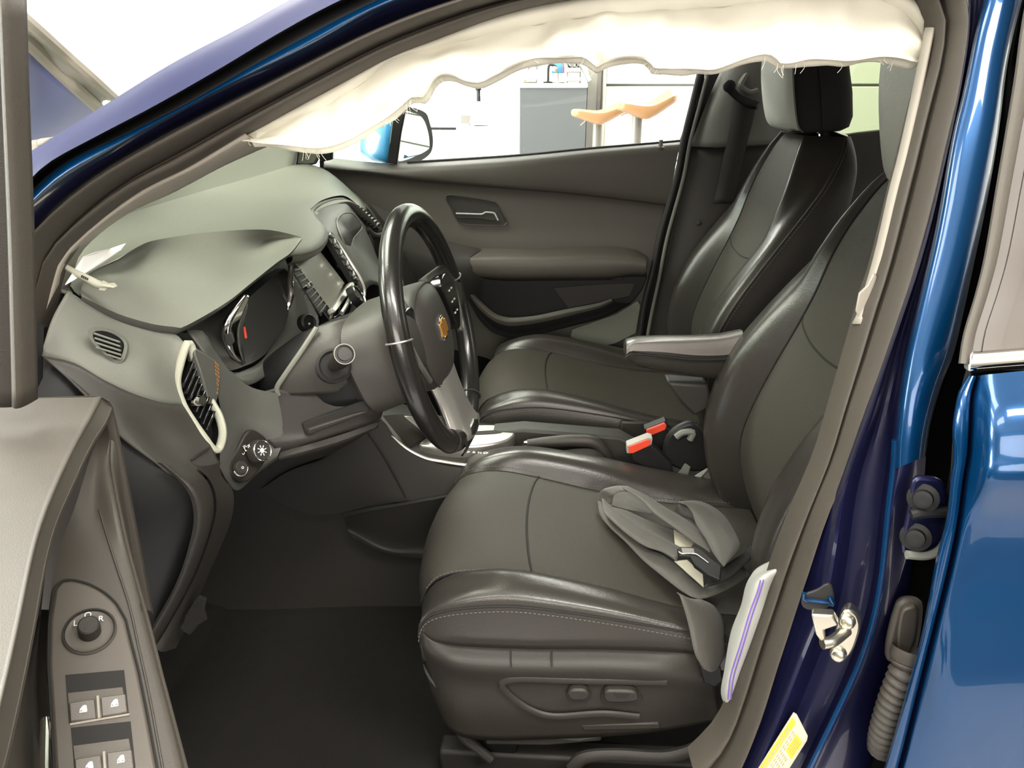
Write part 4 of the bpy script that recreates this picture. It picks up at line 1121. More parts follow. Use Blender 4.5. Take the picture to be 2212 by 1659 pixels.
lathe('shift_knob', kn - V((0, 0, .02)), (-.1, .1, 1), [(0, 0), (.012, 0), (.019, .012), (.022, .03), (.02, .05), (.012, .06), (0, .062)], 'wheel', con, seg=20)
loft('stack_base', [AL([(826, 898, -.1), (870, 895, -.05), (920, 900, .02), (960, 900, .08)]), AL([(880, 966, -.1), (910, 950, -.06), (950, 935, 0), (1000, 930, .08)])], 'plastic', con, n=16, m=3)
prism('trim_wedge', AL([(872, 898, -.09), (905, 900, -.04), (925, 934, -.03), (950, 945, -.05), (912, 932, -.08)]), (0, .006, -.004), 'silver', con, bevel=.002)
# parking brake
pb = tube('brake_lever', AL([(1140, 960, -.05), (1180, 956, -.05), (1240, 952, -.05), (1285, 957, -.05), (1310, 985, -.05), (1320, 1010, -.05)]), [.011, .013, .0135, .0135, .012, .01], 'plastic', con, seg=12, n=40)
lathe('brake_button', A(1146, 959, -.05), A(1126, 962, -.05) - A(1146, 959, -.05), [(.009, -.006), (.009, .012), (.007, .015), (0, .015)], 'chrome', con, seg=14)
loft('brake_boot', [AL([(1150, 990, -.06), (1200, 975, -.06), (1280, 970, -.06), (1320, 1000, -.06)]), AL([(1140, 1005, -.085), (1200, 1000, -.09), (1280, 1000, -.09), (1330, 1020, -.085)])], 'plastic_low', con, n=16, m=2)
# narrow bin between the seats
prism('console_bin', AL([(1060, 934), (1130, 928), (1340, 945), (1420, 990), (1420, 1020), (1100, 990)], -.02), (0, .05, 0), 'plastic_low', con, bevel=.006)
# ================================================================== front seats
def build_seat(name, label, c, dx, dz, driver):
    t = thing(name, label, 'car seat', (.1 + dx, c, fz))
    P = lambda x, o, z: V((x + dx, c + o, z + dz))
    rail = lambda o, xz: [P(x, o, z) for x, z in xz]
    ctr = [(-.205, .36), (-.225, .42), (-.230, .465), (-.222, .505), (-.198, .542), (-.16, .560), (-.11, .563), (-.04, .550), (.08, .522), (.2, .50), (.38, .49)]
    c10 = [(-.20, .36), (-.220, .42), (-.225, .465), (-.215, .505), (-.190, .540), (-.15, .558), (-.105, .560), (-.04, .547), (.08, .518), (.2, .496), (.38, .487)]
    s16 = [(-.182, .38), (-.202, .43), (-.208, .47), (-.200, .50), (-.182, .524), (-.15, .538), (-.105, .542), (-.04, .532), (.08, .505), (.2, .484), (.38, .475)]
    loft('seat_insert', [rail(-.166, s16), rail(-.15, [(x, z + .008) for x, z in s16]), rail(-.09, c10), rail(0, ctr), rail(.09, c10), rail(.15, [(x, z + .008) for x, z in s16]), rail(.166, s16)], 'insert', t, n=40, m=5, sharp=0)
    for s in (-1, 1):
        b0 = [(-.184, .41), (-.206, .45), (-.206, .480), (-.198, .502), (-.180, .524), (-.15, .537), (-.105, .541), (-.04, .531), (.08, .504), (.2, .483), (.38, .474)]
        b1 = [(-.182, .41), (-.200, .45), (-.202, .485), (-.194, .513), (-.176, .536), (-.145, .555), (-.1, .566), (-.04, .566), (.08, .542), (.2, .51), (.38, .482)]
        b2 = [(-.180, .41), (-.196, .45), (-.199, .485), (-.192, .512), (-.176, .534), (-.145, .551), (-.1, .565), (-.04, .569), (.08, .549), (.2, .52), (.38, .485)]
        b3 = [(-.178, .41), (-.192, .45), (-.196, .485), (-.191, .508), (-.178, .524), (-.148, .536), (-.09, .545), (-.03, .546), (.08, .533), (.2, .513), (.38, .482)]
        b4 = [(-.175, .41), (-.188, .44), (-.192, .465), (-.187, .482), (-.176, .485), (-.148, .49), (-.09, .492), (-.03, .492), (.08, .488), (.2, .482), (.38, .475)]
        b5 = [(-.172, .40), (-.184, .42), (-.190, .442), (-.186, .455), (-.176, .452), (-.148, .45), (-.09, .448), (-.03, .448), (.08, .452), (.2, .456), (.38, .46)]
        loft('bolster', [rail(s * .166, b0), rail(s * .19, b1), rail(s * .222, b2), rail(s * .243, [(x, (z + w_) / 2 + .004) for (x, z), (q_, w_) in zip(b2, b3)]), rail(s * .250, b3), rail(s * .260, b4), rail(s * .262, b5)], 'leather', t, n=40, m=4, sharp=0)
        sm = rail(s * .1665, [(x - .001, z + .0025) for x, z in b0[2:]])
        tube('seam', sm, .0016, 'seam', t, seg=6, n=50)
        dashes('stitching', rail(s * .172, [(x, z + .010) for x, z in b0[3:]]), 'stitch', t, gap=.0065, ln=.0038, r=.0005)
        tube('seam', rail(s * .2515, [(x - .0005, z) for x, z in b3[2:]]), .0016, 'seam', t, seg=6, n=50)
        dashes('stitching', rail(s * .2535, [(x - .0005, z - .008) for x, z in b3[2:]]), 'stitch', t, gap=.0065, ln=.0038, r=.0006)
    # crosswise seam of the insert
    tube('seam', [P(-.03 + dx_, o, z + .0045) for o, z, dx_ in ((-.163, .531, 0), (-.12, .5405, -.008), (-.06, .546, -.014), (0, .5475, -.016), (.06, .546, -.014), (.12, .5405, -.008), (.163, .531, 0))], .0018, 'seam', t, seg=6, n=30)

    # backrest: rails by height
    zs = [.47, .53, .59, .64, .69, .74, .80, .86, .92, .98, 1.03, 1.07, 1.105, 1.13]
    xB = lerp_table([(.47, .345), (.54, .312), (.60, .298), (.65, .297), (.70, .306), (.75, .322), (.80, .346), (.85, .377), (.90, .411), (.95, .447), (1.0, .485), (1.05, .522), (1.10, .552), (1.14, .57)])
    xC = lerp_table([(.47, .40), (.54, .352), (.60, .335), (.65, .330), (.70, .332), (.75, .345), (.80, .366), (.85, .392), (.90, .416), (.95, .436), (1.0, .453), (1.05, .472), (1.10, .492), (1.14, .515)])
    xS = lerp_table([(.47, .41), (.54, .366), (.60, .350), (.65, .347), (.70, .360), (.75, .377), (.80, .397), (.85, .418), (.90, .438), (.95, .453), (1.0, .466), (1.05, .482), (1.10, .500), (1.14, .522)])
    xI = lambda z: xS(z) + .004 - .004
    xR = lerp_table([(.47, .46), (.6, .455), (.7, .475), (.8, .515), (.9, .555), (1.0, .592), (1.08, .61), (1.14, .60)])
    wz = lerp_table([(.47, .235), (.55, .25), (.7, .258), (.8, .258), (.9, .248), (.98, .228), (1.03, .208), (1.07, .18), (1.105, .15), (1.13, .12)])
    row = lambda fo, fx: [P(fx(z), fo(z), z) for z in zs]
    sw_ = lambda z: min(.15, wz(z) * .66)
    ins = [row(lambda z: -sw_(z), xS), row(lambda z: -sw_(z) * .85, lambda z: xS(z) - .006), row(lambda z: -sw_(z) * .45, lambda z: xS(z) - .010), row(lambda z: 0, lambda z: xS(z) - .011), row(lambda z: sw_(z) * .45, lambda z: xS(z) - .010), row(lambda z: sw_(z) * .85, lambda z: xS(z) - .006), row(lambda z: sw_(z), xS)]
    loft('backrest_insert', ins, 'insert', t, n=40, m=4, sharp=0)
    for s in (-1, 1):
        loft('backrest_bolster', [row(lambda z: s * sw_(z), xS), row(lambda z: s * (sw_(z) * .65 + wz(z) * .35), lambda z: min(xC(z), xB(z)) - .004 + .0), row(lambda z: s * wz(z) * .88, lambda z: min(xC(z) * .3 + xB(z) * .7, xB(z)) - .006), row(lambda z: s * wz(z) * .965, lambda z: xB(z)), row(lambda z: s * wz(z), lambda z: xB(z) + .016)], 'leather', t, n=40, m=4, sharp=0)
        loft('backrest_side', [row(lambda z: s * wz(z), lambda z: xB(z) + .016), row(lambda z: s * wz(z) * 1.01, lambda z: xB(z) * .5 + xR(z) * .5), row(lambda z: s * wz(z) * .93, lambda z: max(xR(z) - .01, xB(z) + .02)), row(lambda z: s * wz(z) * .8, lambda z: max(xR(z), xB(z) + .03))], 'leather_side', t, n=40, m=4, sharp=0)
        tube('seam', [p + V((-.001, s * .0005, 0)) for p in row(lambda z: s * sw_(z), lambda z: xS(z) - .001)], .0016, 'seam', t, seg=6, n=50)
        tube('piping', [p for p in row(lambda z: s * wz(z) * 1.001, lambda z: xB(z) + .015)], .0022, 'leather', t, seg=6, n=60)
        dashes('stitching', row(lambda z: s * (wz(z) * 1.004 + .001), lambda z: xB(z) + .022), 'stitch', t, gap=.0065, ln=.0038, r=.0006)
    loft('back_panel', [row(lambda z: -wz(z) * .8, lambda z: max(xR(z), xB(z) + .03)), row(lambda z: 0, lambda z: xR(z) + .02), row(lambda z: wz(z) * .8, lambda z: max(xR(z), xB(z) + .03))], 'fabric_dark', t, n=30, m=4, sharp=0)
    loft('backrest_top', [[P(xS(1.13) + .0, -.08, 1.13), P(xS(1.13) - .011, 0, 1.13), P(xS(1.13), .08, 1.13)], [P(.545, -.105, 1.142), P(.54, 0, 1.146), P(.545, .105, 1.142)], [P(.60, -.09, 1.128), P(.62, 0, 1.13), P(.60, .09, 1.128)]], 'leather', t, n=14, m=4, sharp=0)
    # crosswise seam of the back
    tube('seam', [P(xS(.88 + dz_) - .0115 + ex, o, .88 + dz_) for o, dz_, ex in ((-.15, .0, .0105), (-.12, -.012, .005), (-.06, -.02, .001), (0, -.022, 0), (.06, -.02, .001), (.12, -.012, .005), (.15, 0, .0105))], .0018, 'seam', t, seg=6, n=24)
    # head restraint on two posts
    hz, hx = (-.062, .040) if driver else (-.022, .004)
    hdir = V((-.22, 0, .975)); hfx = V((.975, 0, .05)).normalized()
    hb_ = P(.535 + hx, 0, 1.16 + hz)
    rings = []
    for d, w_, dp in ((0, .20, .10), (.008, .235, .13), (.03, .255, .145), (.08, .262, .148), (.13, .258, .142), (.165, .24, .125), (.182, .2, .09)):
        d *= 1.3 if driver else 1.0
        rings.append(ring_of(hb_ + hdir * d, (V((0, 1, 0)), hfx), w_, dp, 36, 4.5))
    hr = sections('head_restraint', rings, 'fabric_dark', t, sharp=60)
    fr = []
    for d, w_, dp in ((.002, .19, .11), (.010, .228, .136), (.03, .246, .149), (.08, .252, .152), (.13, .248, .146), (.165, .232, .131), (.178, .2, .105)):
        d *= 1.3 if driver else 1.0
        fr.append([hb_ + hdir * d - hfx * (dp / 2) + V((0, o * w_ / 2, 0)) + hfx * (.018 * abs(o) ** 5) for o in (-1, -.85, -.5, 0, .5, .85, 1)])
    loft('front_face', fr, 'headface_glare', hr, n=20, m=4, sharp=0)
    tube('face_seam', [r_[0] for r_ in fr] , .0018, 'trim_grey', hr, seg=6, n=24)
    tube('face_seam', [r_[0] for r_ in fr[:1]] + [fr[0][3] - V((.002, 0, .003))] + [fr[0][6]], .0018, 'trim_grey', hr, seg=6, n=24)
    tube('side_seam', [hb_ + hdir * d + V((0, -w_ / 2 - .0005, 0)) + hfx * -.005 for d, w_ in ((.008, .235), (.03, .255), (.08, .262), (.13, .258), (.165, .24))], .0016, 'seam', hr, seg=6, n=20)
    for s in (-1, 1):
        tube('restraint_post', [hb_ + V((0, s * .065, .01)), hb_ + V((.012, s * .065, -.06))], .006, 'chrome', t, seg=10)
        lathe('post_sleeve', hb_ + V((.008, s * .065, -.028)), hdir, [(.013, -.012), (.013, .004), (.007, .006)], 'black', t, seg=14)
    # cushion pan and tracks
    put('cushion_pan', *box_data(P(.08, 0, .385), (.46, .46, .1)), 'plastic_low', t, bevel=.02)
    for s in (-1, 1):
        put('seat_track', *box_data(P(.1, s * .2, fz + .03 - dz), (.56, .04, .05)), 'plastic_low', t, bevel=.006)
        put('track_riser', *join_data([box_data(P(-.08, s * .2, .30), (.06, .03, .2)), box_data(P(.3, s * .2, .30), (.06, .03, .2))]), 'black', t, bevel=.006)
    return t


ds = build_seat('bucket_seat', 'near black leather driver seat with power buttons on its side valance', -.345, 0, 0, True)
psn = build_seat('bucket_seat', 'far black leather passenger seat beyond the centre console', .345, .015, .018, False)
# plain inner valance of the passenger seat
loft('side_valance', [[(-.17, .08, .46), (0, .078, .46), (.2, .078, .47), (.36, .08, .47)], [(-.165, .074, .42), (0, .07, .41), (.2, .07, .42), (.36, .074, .43)], [(-.15, .08, .34), (0, .076, .34), (.2, .076, .34), (.36, .08, .34)]], 'plastic_low', psn, n=20, m=3)
prism('latch_box', AL([(1343, 912), (1400, 914), (1400, 966), (1336, 958)], .066), (0, .01, 0), 'plastic', psn, bevel=.003)

# power-seat valance of the driver seat
v0 = AL([(945, 1345, -.50), (918, 1358, -.56), (914, 1366, -.60), (940, 1386, -.612), (1000, 1397, -.616), (1150, 1403, -.616), (1300, 1404, -.616), (1480, 1411, -.616), (1535, 1425, -.60)])
v1 = AL([(940, 1372, -.50), (914, 1388, -.56), (914, 1402, -.605), (958, 1424, -.632), (1020, 1437, -.637), (1150, 1443, -.637), (1300, 1444, -.637), (1440, 1452, -.635), (1545, 1470, -.61)])
v2 = AL([(945, 1420, -.50), (918, 1432, -.56), (926, 1446, -.60), (968, 1468, -.622), (1040, 1478, -.627), (1150, 1482, -.627), (1300, 1484, -.627), (1440, 1490, -.625), (1550, 1505, -.60)])
v3 = AL([(960, 1500, -.50), (938, 1500, -.56), (946, 1508, -.60), (985, 1530, -.622), (1060, 1535, -.624), (1150, 1535, -.624), (1300, 1530, -.624), (1420, 1530, -.62), (1555, 1530, -.60)])
v4 = AL([(990, 1570, -.50), (965, 1560, -.56), (968, 1570, -.60), (1005, 1592, -.612), (1080, 1598, -.612), (1160, 1596, -.612), (1300, 1590, -.612), (1425, 1578, -.612), (1560, 1552, -.60)])
loft('side_valance', [v0, v1, v2, v3, v4], 'plastic', ds, n=60, m=5, thick=.003, sharp=0)
for px in (1103, 1191):
    tube('valance_seam', AL([(px, 1404, -.618), (px, 1422, -.632), (px + 1, 1441, -.640)]), .0011, 'seam', ds, seg=6)
tube('valance_ridge', AL([(1440, 1473, -.632), (1250, 1470, -.633), (1130, 1466, -.633), (1090, 1472, -.633), (1086, 1485, -.632), (1110, 1510, -.63), (1150, 1535, -.63), (1200, 1547, -.63), (1300, 1541, -.63), (1380, 1548, -.626)]), (.004, .006), 'plastic', ds, seg=8, n=60)
for nm, ol in (('recline_button', [(1226, 1500), (1236, 1491), (1262, 1491), (1273, 1501), (1268, 1512), (1240, 1514), (1230, 1510)]), ('slide_button', [(1306, 1497), (1318, 1492), (1366, 1494), (1378, 1504), (1374, 1516), (1312, 1518)])):
    ctrp = sum([V((p[0], p[1], 0)) for p in ol], V()) / len(ol)
    put_o = AL([(ctrp.x + (p[0] - ctrp.x) * 1.18, ctrp.y + (p[1] - ctrp.y) * 1.3) for p in ol], -.632)
    prism('button_well', put_o, (0, .004, 0), 'seam', ds, bevel=.001, rnd=24)
    b_ = prism(nm, AL(ol, -.644), (0, .014, 0), 'plastic', ds, bevel=.003, rnd=24)
    if nm == 'slide_button':
        prism('grip_dip', AL([(1326, 1497), (1360, 1498), (1352, 1508), (1332, 1507)], -.6445), (0, .002, 0), 'seam', b_, bevel=.0006, rnd=16)
prism('track_cover', AL([(1050, 1592), (1180, 1590), (1250, 1596), (1300, 1588), (1300, 1602), (1180, 1612), (1048, 1610)], -.60), (0, .04, 0), 'plastic_low', ds, bevel=.004)
prism('track_cover', AL([(1252, 1566), (1380, 1562), (1425, 1562), (1428, 1576), (1260, 1580)], -.62), (0, .04, 0), 'plastic', ds, bevel=.003)
tube('track_bracket', AL([(1236, 1659, -.6), (1262, 1636, -.6), (1330, 1630, -.6), (1440, 1634, -.6), (1520, 1610, -.6), (1550, 1592, -.6)]), (.008, .012), 'plastic_low', ds, seg=10, n=40)
tube('track_bracket', AL([(990, 1560, -.58), (1000, 1590, -.58), (1030, 1615, -.58), (1060, 1640, -.58)]), .008, 'plastic_low', ds, seg=10)

# fold-down armrest on the driver seat
ar = []
for px, y0, y1, w_ in ((1351, 752, 772, .03), (1356, 746, 786, .05), (1380, 741, 800, .062), (1430, 739, 811, .066), (1500, 738, 823, .068), (1560, 734, 830, .068), (1605, 724, 834, .066)):
    a, b = A(px, y0, -.105), A(px, y1, -.105)
    cc_ = (a + b) / 2 + V((0, .035, 0))
    ar.append(ring_of(cc_, (V((0, 1, 0)), V((0, 0, 1))), w_ , (a - b).length * .96, 28, 3.2))
arm = sections('armrest', ar, 'leather', ds, sharp=60)
tp = [[p + V((0, 0, .0015)) for p in AL([(1353, y0 - 1), (1362, y1 - 2), (1385, y2 - 2), (1430, y3 - 2), (1500, y4 - 2), (1560, y5 - 2), (1604, y6 - 2)], yy)] for (y0, y1, y2, y3, y4, y5, y6), yy in
      (((768, 762, 762, 764, 771, 771, 764), -.1085), ((756, 748, 746, 747, 750, 748, 738), -.104), ((752, 745, 741, 739, 738, 734, 724), -.095), ((750, 741, 735, 731, 730, 727, 717), -.07), ((754, 744, 738, 735, 734, 731, 721), -.045))]
loft('armrest_pad', tp, 'armrest', arm, n=30, m=4, sharp=0)
tube('armrest_seam', AL([(1352, 772, -.108), (1368, 765, -.109), (1420, 769, -.1095), (1500, 777, -.1095), (1560, 776, -.1095), (1600, 770, -.109)]), .0022, 'seam', arm, seg=6, n=30)
prism('armrest_hinge', AL([(1440, 826), (1530, 832), (1540, 880), (1500, 900), (1470, 870)], -.09), (0, .05, 0), 'plastic_low', ds, bevel=.006)
prism('recliner_cover', AL([(1455, 930), (1500, 915), (1530, 960), (1535, 1010), (1490, 1020), (1440, 1000), (1436, 960)], -.075), (0, .02, 0), 'black', ds, bevel=.006, rnd=30)
tube('recliner_arm', AL([(1460, 944, -.08), (1475, 934, -.08), (1496, 934, -.08), (1490, 950, -.08)]), .007, 'trim_grey', ds, seg=8)

# rear bench in the dark behind
rs = thing('rear_seat', 'dark rear bench seat in shadow behind the front seats', 'car seat', (1.3, 0, fz))
loft('backrest', [[(1.28, y, .55) for y in (-.62, 0, .62)], [(1.38, y, .8) for y in (-.62, 0, .62)], [(1.46, y, 1.0) for y in (-.62, 0, .62)], [(1.50, y, 1.03) for y in (-.62, 0, .62)], [(1.56, y, 1.0) for y in (-.62, 0, .62)]], 'fabric_dark', rs, n=20, m=4)
loft('cushion', [[(.86, y, .35) for y in (-.62, 0, .62)], [(.84, y, .47) for y in (-.62, 0, .62)], [(.92, y, .52) for y in (-.62, 0, .62)], [(1.3, y, .5) for y in (-.62, 0, .62)]], 'fabric_dark', rs, n=20, m=4)
put('rear_bulkhead', *box_data((1.72, 0, .6), (.04, 1.4, .9)), 'black', body)
# ================================================================== far (passenger) door
pd = thing('passenger_door', 'closed dark far door with pull handle recess, armrest and map pocket', 'car door', (-.1, .72, .5))
t0 = AL([(690, 338), (780, 348), (852, 353), (903, 351), (1105, 338), (1274, 322), (1409, 311), (1474, 305)], .745)
t1 = AL([(690, 352), (780, 362), (852, 364), (905, 362), (1105, 350), (1274, 334), (1409, 322), (1468, 318)], .702)
t2 = AL([(692, 362), (780, 368), (852, 375), (905, 377), (1105, 372), (1274, 370), (1400, 370), (1456, 376)], .690)
t3 = AL([(694, 368), (767, 371), (869, 384), (920, 390), (1103, 405), (1238, 416), (1380, 432), (1446, 440)], .694)
t4 = AL([(694, 374), (767, 379), (869, 393), (920, 398), (1103, 412), (1238, 422), (1380, 437), (1444, 446)], .712)
t5 = AL([(700, 400), (790, 420), (880, 450), (950, 470), (1103, 490), (1238, 490), (1370, 495), (1428, 502)], .712)
t6 = AL([(740, 440), (820, 470), (900, 510), (980, 535), (1103, 545), (1238, 545), (1360, 552), (1412, 575)], .708)
t7 = AL([(800, 560), (880, 590), (940, 620), (1010, 650), (1103, 660), (1238, 655), (1340, 650), (1398, 640)], .716)
t8 = AL([(850, 720), (920, 745), (980, 755), (1040, 770), (1110, 790), (1238, 790), (1330, 785), (1372, 770)], .716)
loft('trim_panel', [t0, t1, t2, t3, t4, t5, t6, t7, t8], 'plastic_far_lit', pd, n=40, m=4, sharp=0)
# map pocket
prism('pocket_well', AL([(1010, 602), (1100, 606), (1340, 604), (1392, 575), (1398, 600), (1388, 625), (1370, 650), (1330, 676), (1238, 704), (1136, 728), (1090, 726), (1055, 700), (1030, 665)], .702), (0, .006, 0), 'black', pd, bevel=.003)
lip0 = AL([(1012, 622), (1040, 652), (1068, 676), (1090, 684), (1110, 686), (1160, 681), (1221, 668), (1288, 655), (1320, 645)], .672)
lip1 = AL([(1008, 632), (1036, 668), (1064, 692), (1088, 702), (1110, 704), (1165, 697), (1226, 683), (1292, 666), (1324, 652)], .668)
lip2 = AL([(1010, 645), (1036, 690), (1062, 716), (1088, 727), (1120, 730), (1170, 721), (1238, 704), (1310, 684), (1365, 655)], .698)
loft('pocket_lip', [lip0, [p.lerp(q, .5) + V((0, -.006, .002)) for p, q in zip(lip0, lip1)], lip1], 'plastic_far_lit', pd, n=36, m=3)
loft('pocket_skirt', [lip1, [p.lerp(q, .5) + V((0, -.008, 0)) for p, q in zip(lip1, lip2)], lip2], 'black', pd, n=36, m=3)
prism('pocket_patch', AL([(1195, 622), (1330, 612), (1372, 612), (1360, 640), (1228, 666)], .699), (0, .004, 0), 'plastic_low', pd, bevel=.001)
prism('lower_panel', AL([(1236, 712), (1330, 680), (1378, 650), (1384, 660), (1374, 720), (1330, 742), (1290, 752), (1232, 728)], .695), (0, .008, 0), 'dash', pd, bevel=.002)
# armrest
a0 = AL([(1040, 536), (1110, 537), (1190, 537), (1305, 532), (1370, 539), (1396, 552)], .706)
a1 = AL([(1020, 553), (1100, 552), (1190, 552), (1305, 549), (1368, 553), (1397, 560)], .655)
a2 = AL([(1012, 562), (1100, 564), (1190, 564), (1305, 562), (1364, 562), (1396, 568)], .640)
a3 = AL([(1018, 582), (1100, 586), (1190, 586), (1305, 584), (1362, 580), (1395, 582)], .638)
a4 = AL([(1034, 597), (1100, 601), (1190, 600), (1305, 598), (1360, 592), (1394, 592)], .650)
a5 = AL([(1045, 603), (1100, 606), (1190, 606), (1305, 604), (1360, 598), (1393, 598)], .70)
loft('armrest', [a0, a1, a2, a3, a4, a5], 'plastic_far_lit', pd, n=36, m=4, sharp=0)
loft('armrest_nose', [AL([(800, 440, .64), (890, 480, .66), (960, 520, .67), (1040, 538, .69)]), AL([(850, 505, .6), (930, 545, .62), (985, 562, .63), (1014, 562, .638)]), AL([(880, 560, .6), (940, 588, .62), (1000, 606, .635), (1036, 598, .65)]), AL([(900, 620, .62), (960, 640, .64), (1010, 650, .67), (1040, 640, .69)])], 'plastic_low', pd, n=24, m=4, sharp=0)
# inner handle in its recess
hz_ = curve(AL([(962, 422), (1010, 425), (1062, 434), (1074, 440), (1086, 462), (1098, 484), (1080, 488), (1004, 486), (986, 474), (974, 450)], .7045), 40, True)
hcn = sum(hz_, V()) / len(hz_)
hb_in = [hcn + (p - hcn) * .93 for p in hz_]
bz = put('handle_bezel', *join_data([(hz_ + [p + V((0, -.004, 0)) for p in [hcn + (p - hcn) * .97 for p in hz_]] + hb_in + [p + V((0, .02, 0)) for p in hb_in], grid_faces(40, 4, cu=True))]), 'plastic_far_lit', pd)
put('handle_well', [p + V((0, .004, 0)) for p in hb_in], [tuple(range(40))], 'plastic_low', bz)
prism('inner_handle', AL([(984, 460), (1042, 462), (1048, 457), (1069, 459), (1077, 476), (1062, 478), (1040, 474), (986, 472)], .6985), (0, .006, 0), 'plastic_low', pd, bevel=.002)
tube('handle_edge', AL([(985, 461), (1042, 463), (1049, 458), (1068, 460), (1076, 476)], .697), .0026, 'bright', pd, seg=8, smooth=False)
lk = A(1427, 319, .715)
tube('lock_button', [lk, A(1428, 302, .715)], .0055, 'post', pd, seg=12)
lathe('lock_grommet', lk, (0, 0, 1), [(.016, -.004), (.015, .002), (.007, .004), (.006, -.002)], 'plastic_far_lit', pd, seg=16)
tube('window_seal', AL([(880, 351), (1105, 337), (1274, 321), (1409, 310), (1474, 304)], .748), .004, 'rubber_dark', pd, seg=8)
gl = AL([(846, 352), (1105, 337), (1409, 310), (1478, 304), (1520, 180), (1545, 60), (1200, 20), (1000, 80), (872, 200)], None) if False else None
g0 = [A(846, 353, .752), A(1105, 338, .752), A(1409, 311, .752), A(1478, 305, .752)]
g1 = [A(868, 240, .73), A(1110, 215, .73), A(1420, 190, .73), A(1512, 180, .73)]
g2 = [A(900, 120, .69), A(1120, 60, .67), A(1430, 30, .67), A(1545, 60, .67)]
loft('window_glass', [g0, g1, g2], 'glass_s', pd, n=16, m=3)
loft('quarter_glass', [AL([(712, 346), (780, 352), (838, 354)], .745), AL([(700, 300), (790, 300), (845, 300)], .725), AL([(730, 240), (810, 240), (860, 245)], .70)], 'glass_q', pd, n=10, m=3)
prism('quarter_post', AL([(848, 255), (858, 242), (874, 238), (874, 250), (866, 290), (857, 356), (836, 352)], .728), (0, .018, .004), 'rubber_dark', pd, bevel=.003)
tube('window_frame', AL([(1476, 306, .74), (1500, 235, .725), (1524, 160, .70), (1550, 60, .67)]), .011, 'rubber_dark', pd, seg=8)
# exterior mirror of the far door
yM = lambda px, py: .80 + (px - 860) * .0026
mo = curve(AL([(860, 240), (873, 229), (888, 232), (907, 238), (920, 247), (926, 266), (931, 284), (933, 307), (930, 326), (919, 339), (898, 350), (860, 353), (850, 345), (852, 290)], yM), 48, True)
mcn = sum(mo, V()) / len(mo)
mn = (mo[12] - mo[0]).cross(mo[24] - mo[0]).normalized()
if mn.x < 0:
    mn = -mn
mir = sections('side_mirror', [mo, [mcn + (p - mcn) * 1.03 - mn * .03 for p in mo], [mcn + (p - mcn) * 1.0 - mn * .08 + V((0, .01, 0)) for p in mo], [mcn + (p - mcn) * .8 - mn * .13 + V((0, .01, 0)) for p in mo], [mcn + (p - mcn) * .4 - mn * .15 for p in mo]], 'sky', pd, sharp=0)
mi = curve(AL([(866, 246), (878, 240), (889, 243), (904, 248), (915, 260), (922, 278), (926, 296), (927, 314), (925, 322), (907, 333), (880, 344), (861, 348), (857, 340), (860, 290)], yM), 48, True)
put('mirror_rim', *(lambda a, b: (a + b, grid_faces(48, 2, cu=True)))([p + mn * .004 for p in mo], [p + mn * .002 for p in mi]), 'black', mir)
prism('mirror_glass', [p + mn * .0015 for p in mi], -mn * .003, 'mirror', mir, bevel=0)

# ================================================================== far rear door, seen past the head restraints
rd = thing('far_rear_door', 'shadowed far rear door with tinted window between the head restraints', 'car door', (.9, .7, .5))
loft('trim_panel', [AL([(1540, 318), (1700, 306), (1850, 285), (2000, 270)], .73), AL([(1540, 345), (1700, 325), (1850, 304), (2000, 290)], .695), AL([(1540, 500), (1700, 480), (1850, 460), (2000, 440)], .70), AL([(1540, 800), (1700, 780), (1850, 760), (2000, 740)], .70)], 'plastic_low', rd, n=20, m=4)
loft('window_glass', [AL([(1660, 309), (1850, 285), (2000, 270)], .735), AL([(1660, 200), (1850, 190), (2000, 180)], .715), AL([(1680, 110), (1850, 100), (2000, 100)], .69)], 'glass_r', rd, n=12, m=3)
loft('window_frame_top', [AL([(1640, 128), (1750, 126), (1870, 124), (2000, 124)], .685), AL([(1640, 90), (1750, 90), (1870, 90), (2000, 90)], .665)], 'black', rd, n=10, m=2, thick=.01)
loft('rear_quarter', [AL([(1926, 110), (1924, 200), (1922, 300)], .70), AL([(2060, 110), (2060, 200), (2060, 300)], .68)], 'trim_grey', rd, n=10, m=2, thick=.01)

# ================================================================== open driver door at the left
dd = thing('driver_door', 'open driver door at the left with taupe belt trim and window switches', 'car door', (-.42, -1.0, .5))
ZB = .955
ph = radians(69)
sD = V((cos(ph), -sin(ph), 0)); nD = V((sin(ph), cos(ph), 0))
be = [AZ(px, py, ZB) for px, py in ((236, 874), (228, 905), (192, 962), (152, 1056), (120, 1130), (99, 1210), (72, 1357), (40, 1516), (8, 1655), (-40, 1800))]
bf = be[0]
dz_ = V((0, 0, 1))
bt0 = [AZ(x, y, .945) for x, y in ((-190, 866), (-230, 1000), (-270, 1100), (-300, 1200), (-350, 1400), (-420, 1655), (-480, 1800))]
bt1 = [AZ(x, y, .957) for x, y in ((0, 862), (-40, 1000), (-60, 1100), (-80, 1200), (-130, 1400), (-185, 1655), (-220, 1800))]
bt2 = [AZ(x, y, .960) for x, y in ((218, 857), (196, 900), (160, 965), (120, 1052), (90, 1130), (68, 1210), (38, 1357), (2, 1516), (-34, 1655), (-80, 1800))]
bt3 = [AZ(x, y, .945) for x, y in ((243, 880), (230, 910), (196, 965), (154, 1056), (122, 1130), (100, 1210), (73, 1357), (41, 1516), (9, 1655), (-36, 1800))]
loft('belt_trim', [bt0, [p.lerp(q, .5) + dz_ * .002 for p, q in zip(curve(bt0, 10), curve(bt1, 10))], bt1, [p.lerp(q, .6) for p, q in zip(curve(bt1, 10), bt2)], [p.lerp(q, .94) for p, q in zip(curve(bt1, 10), bt2)]], 'doorskin', dd, n=50, m=3, sharp=0)
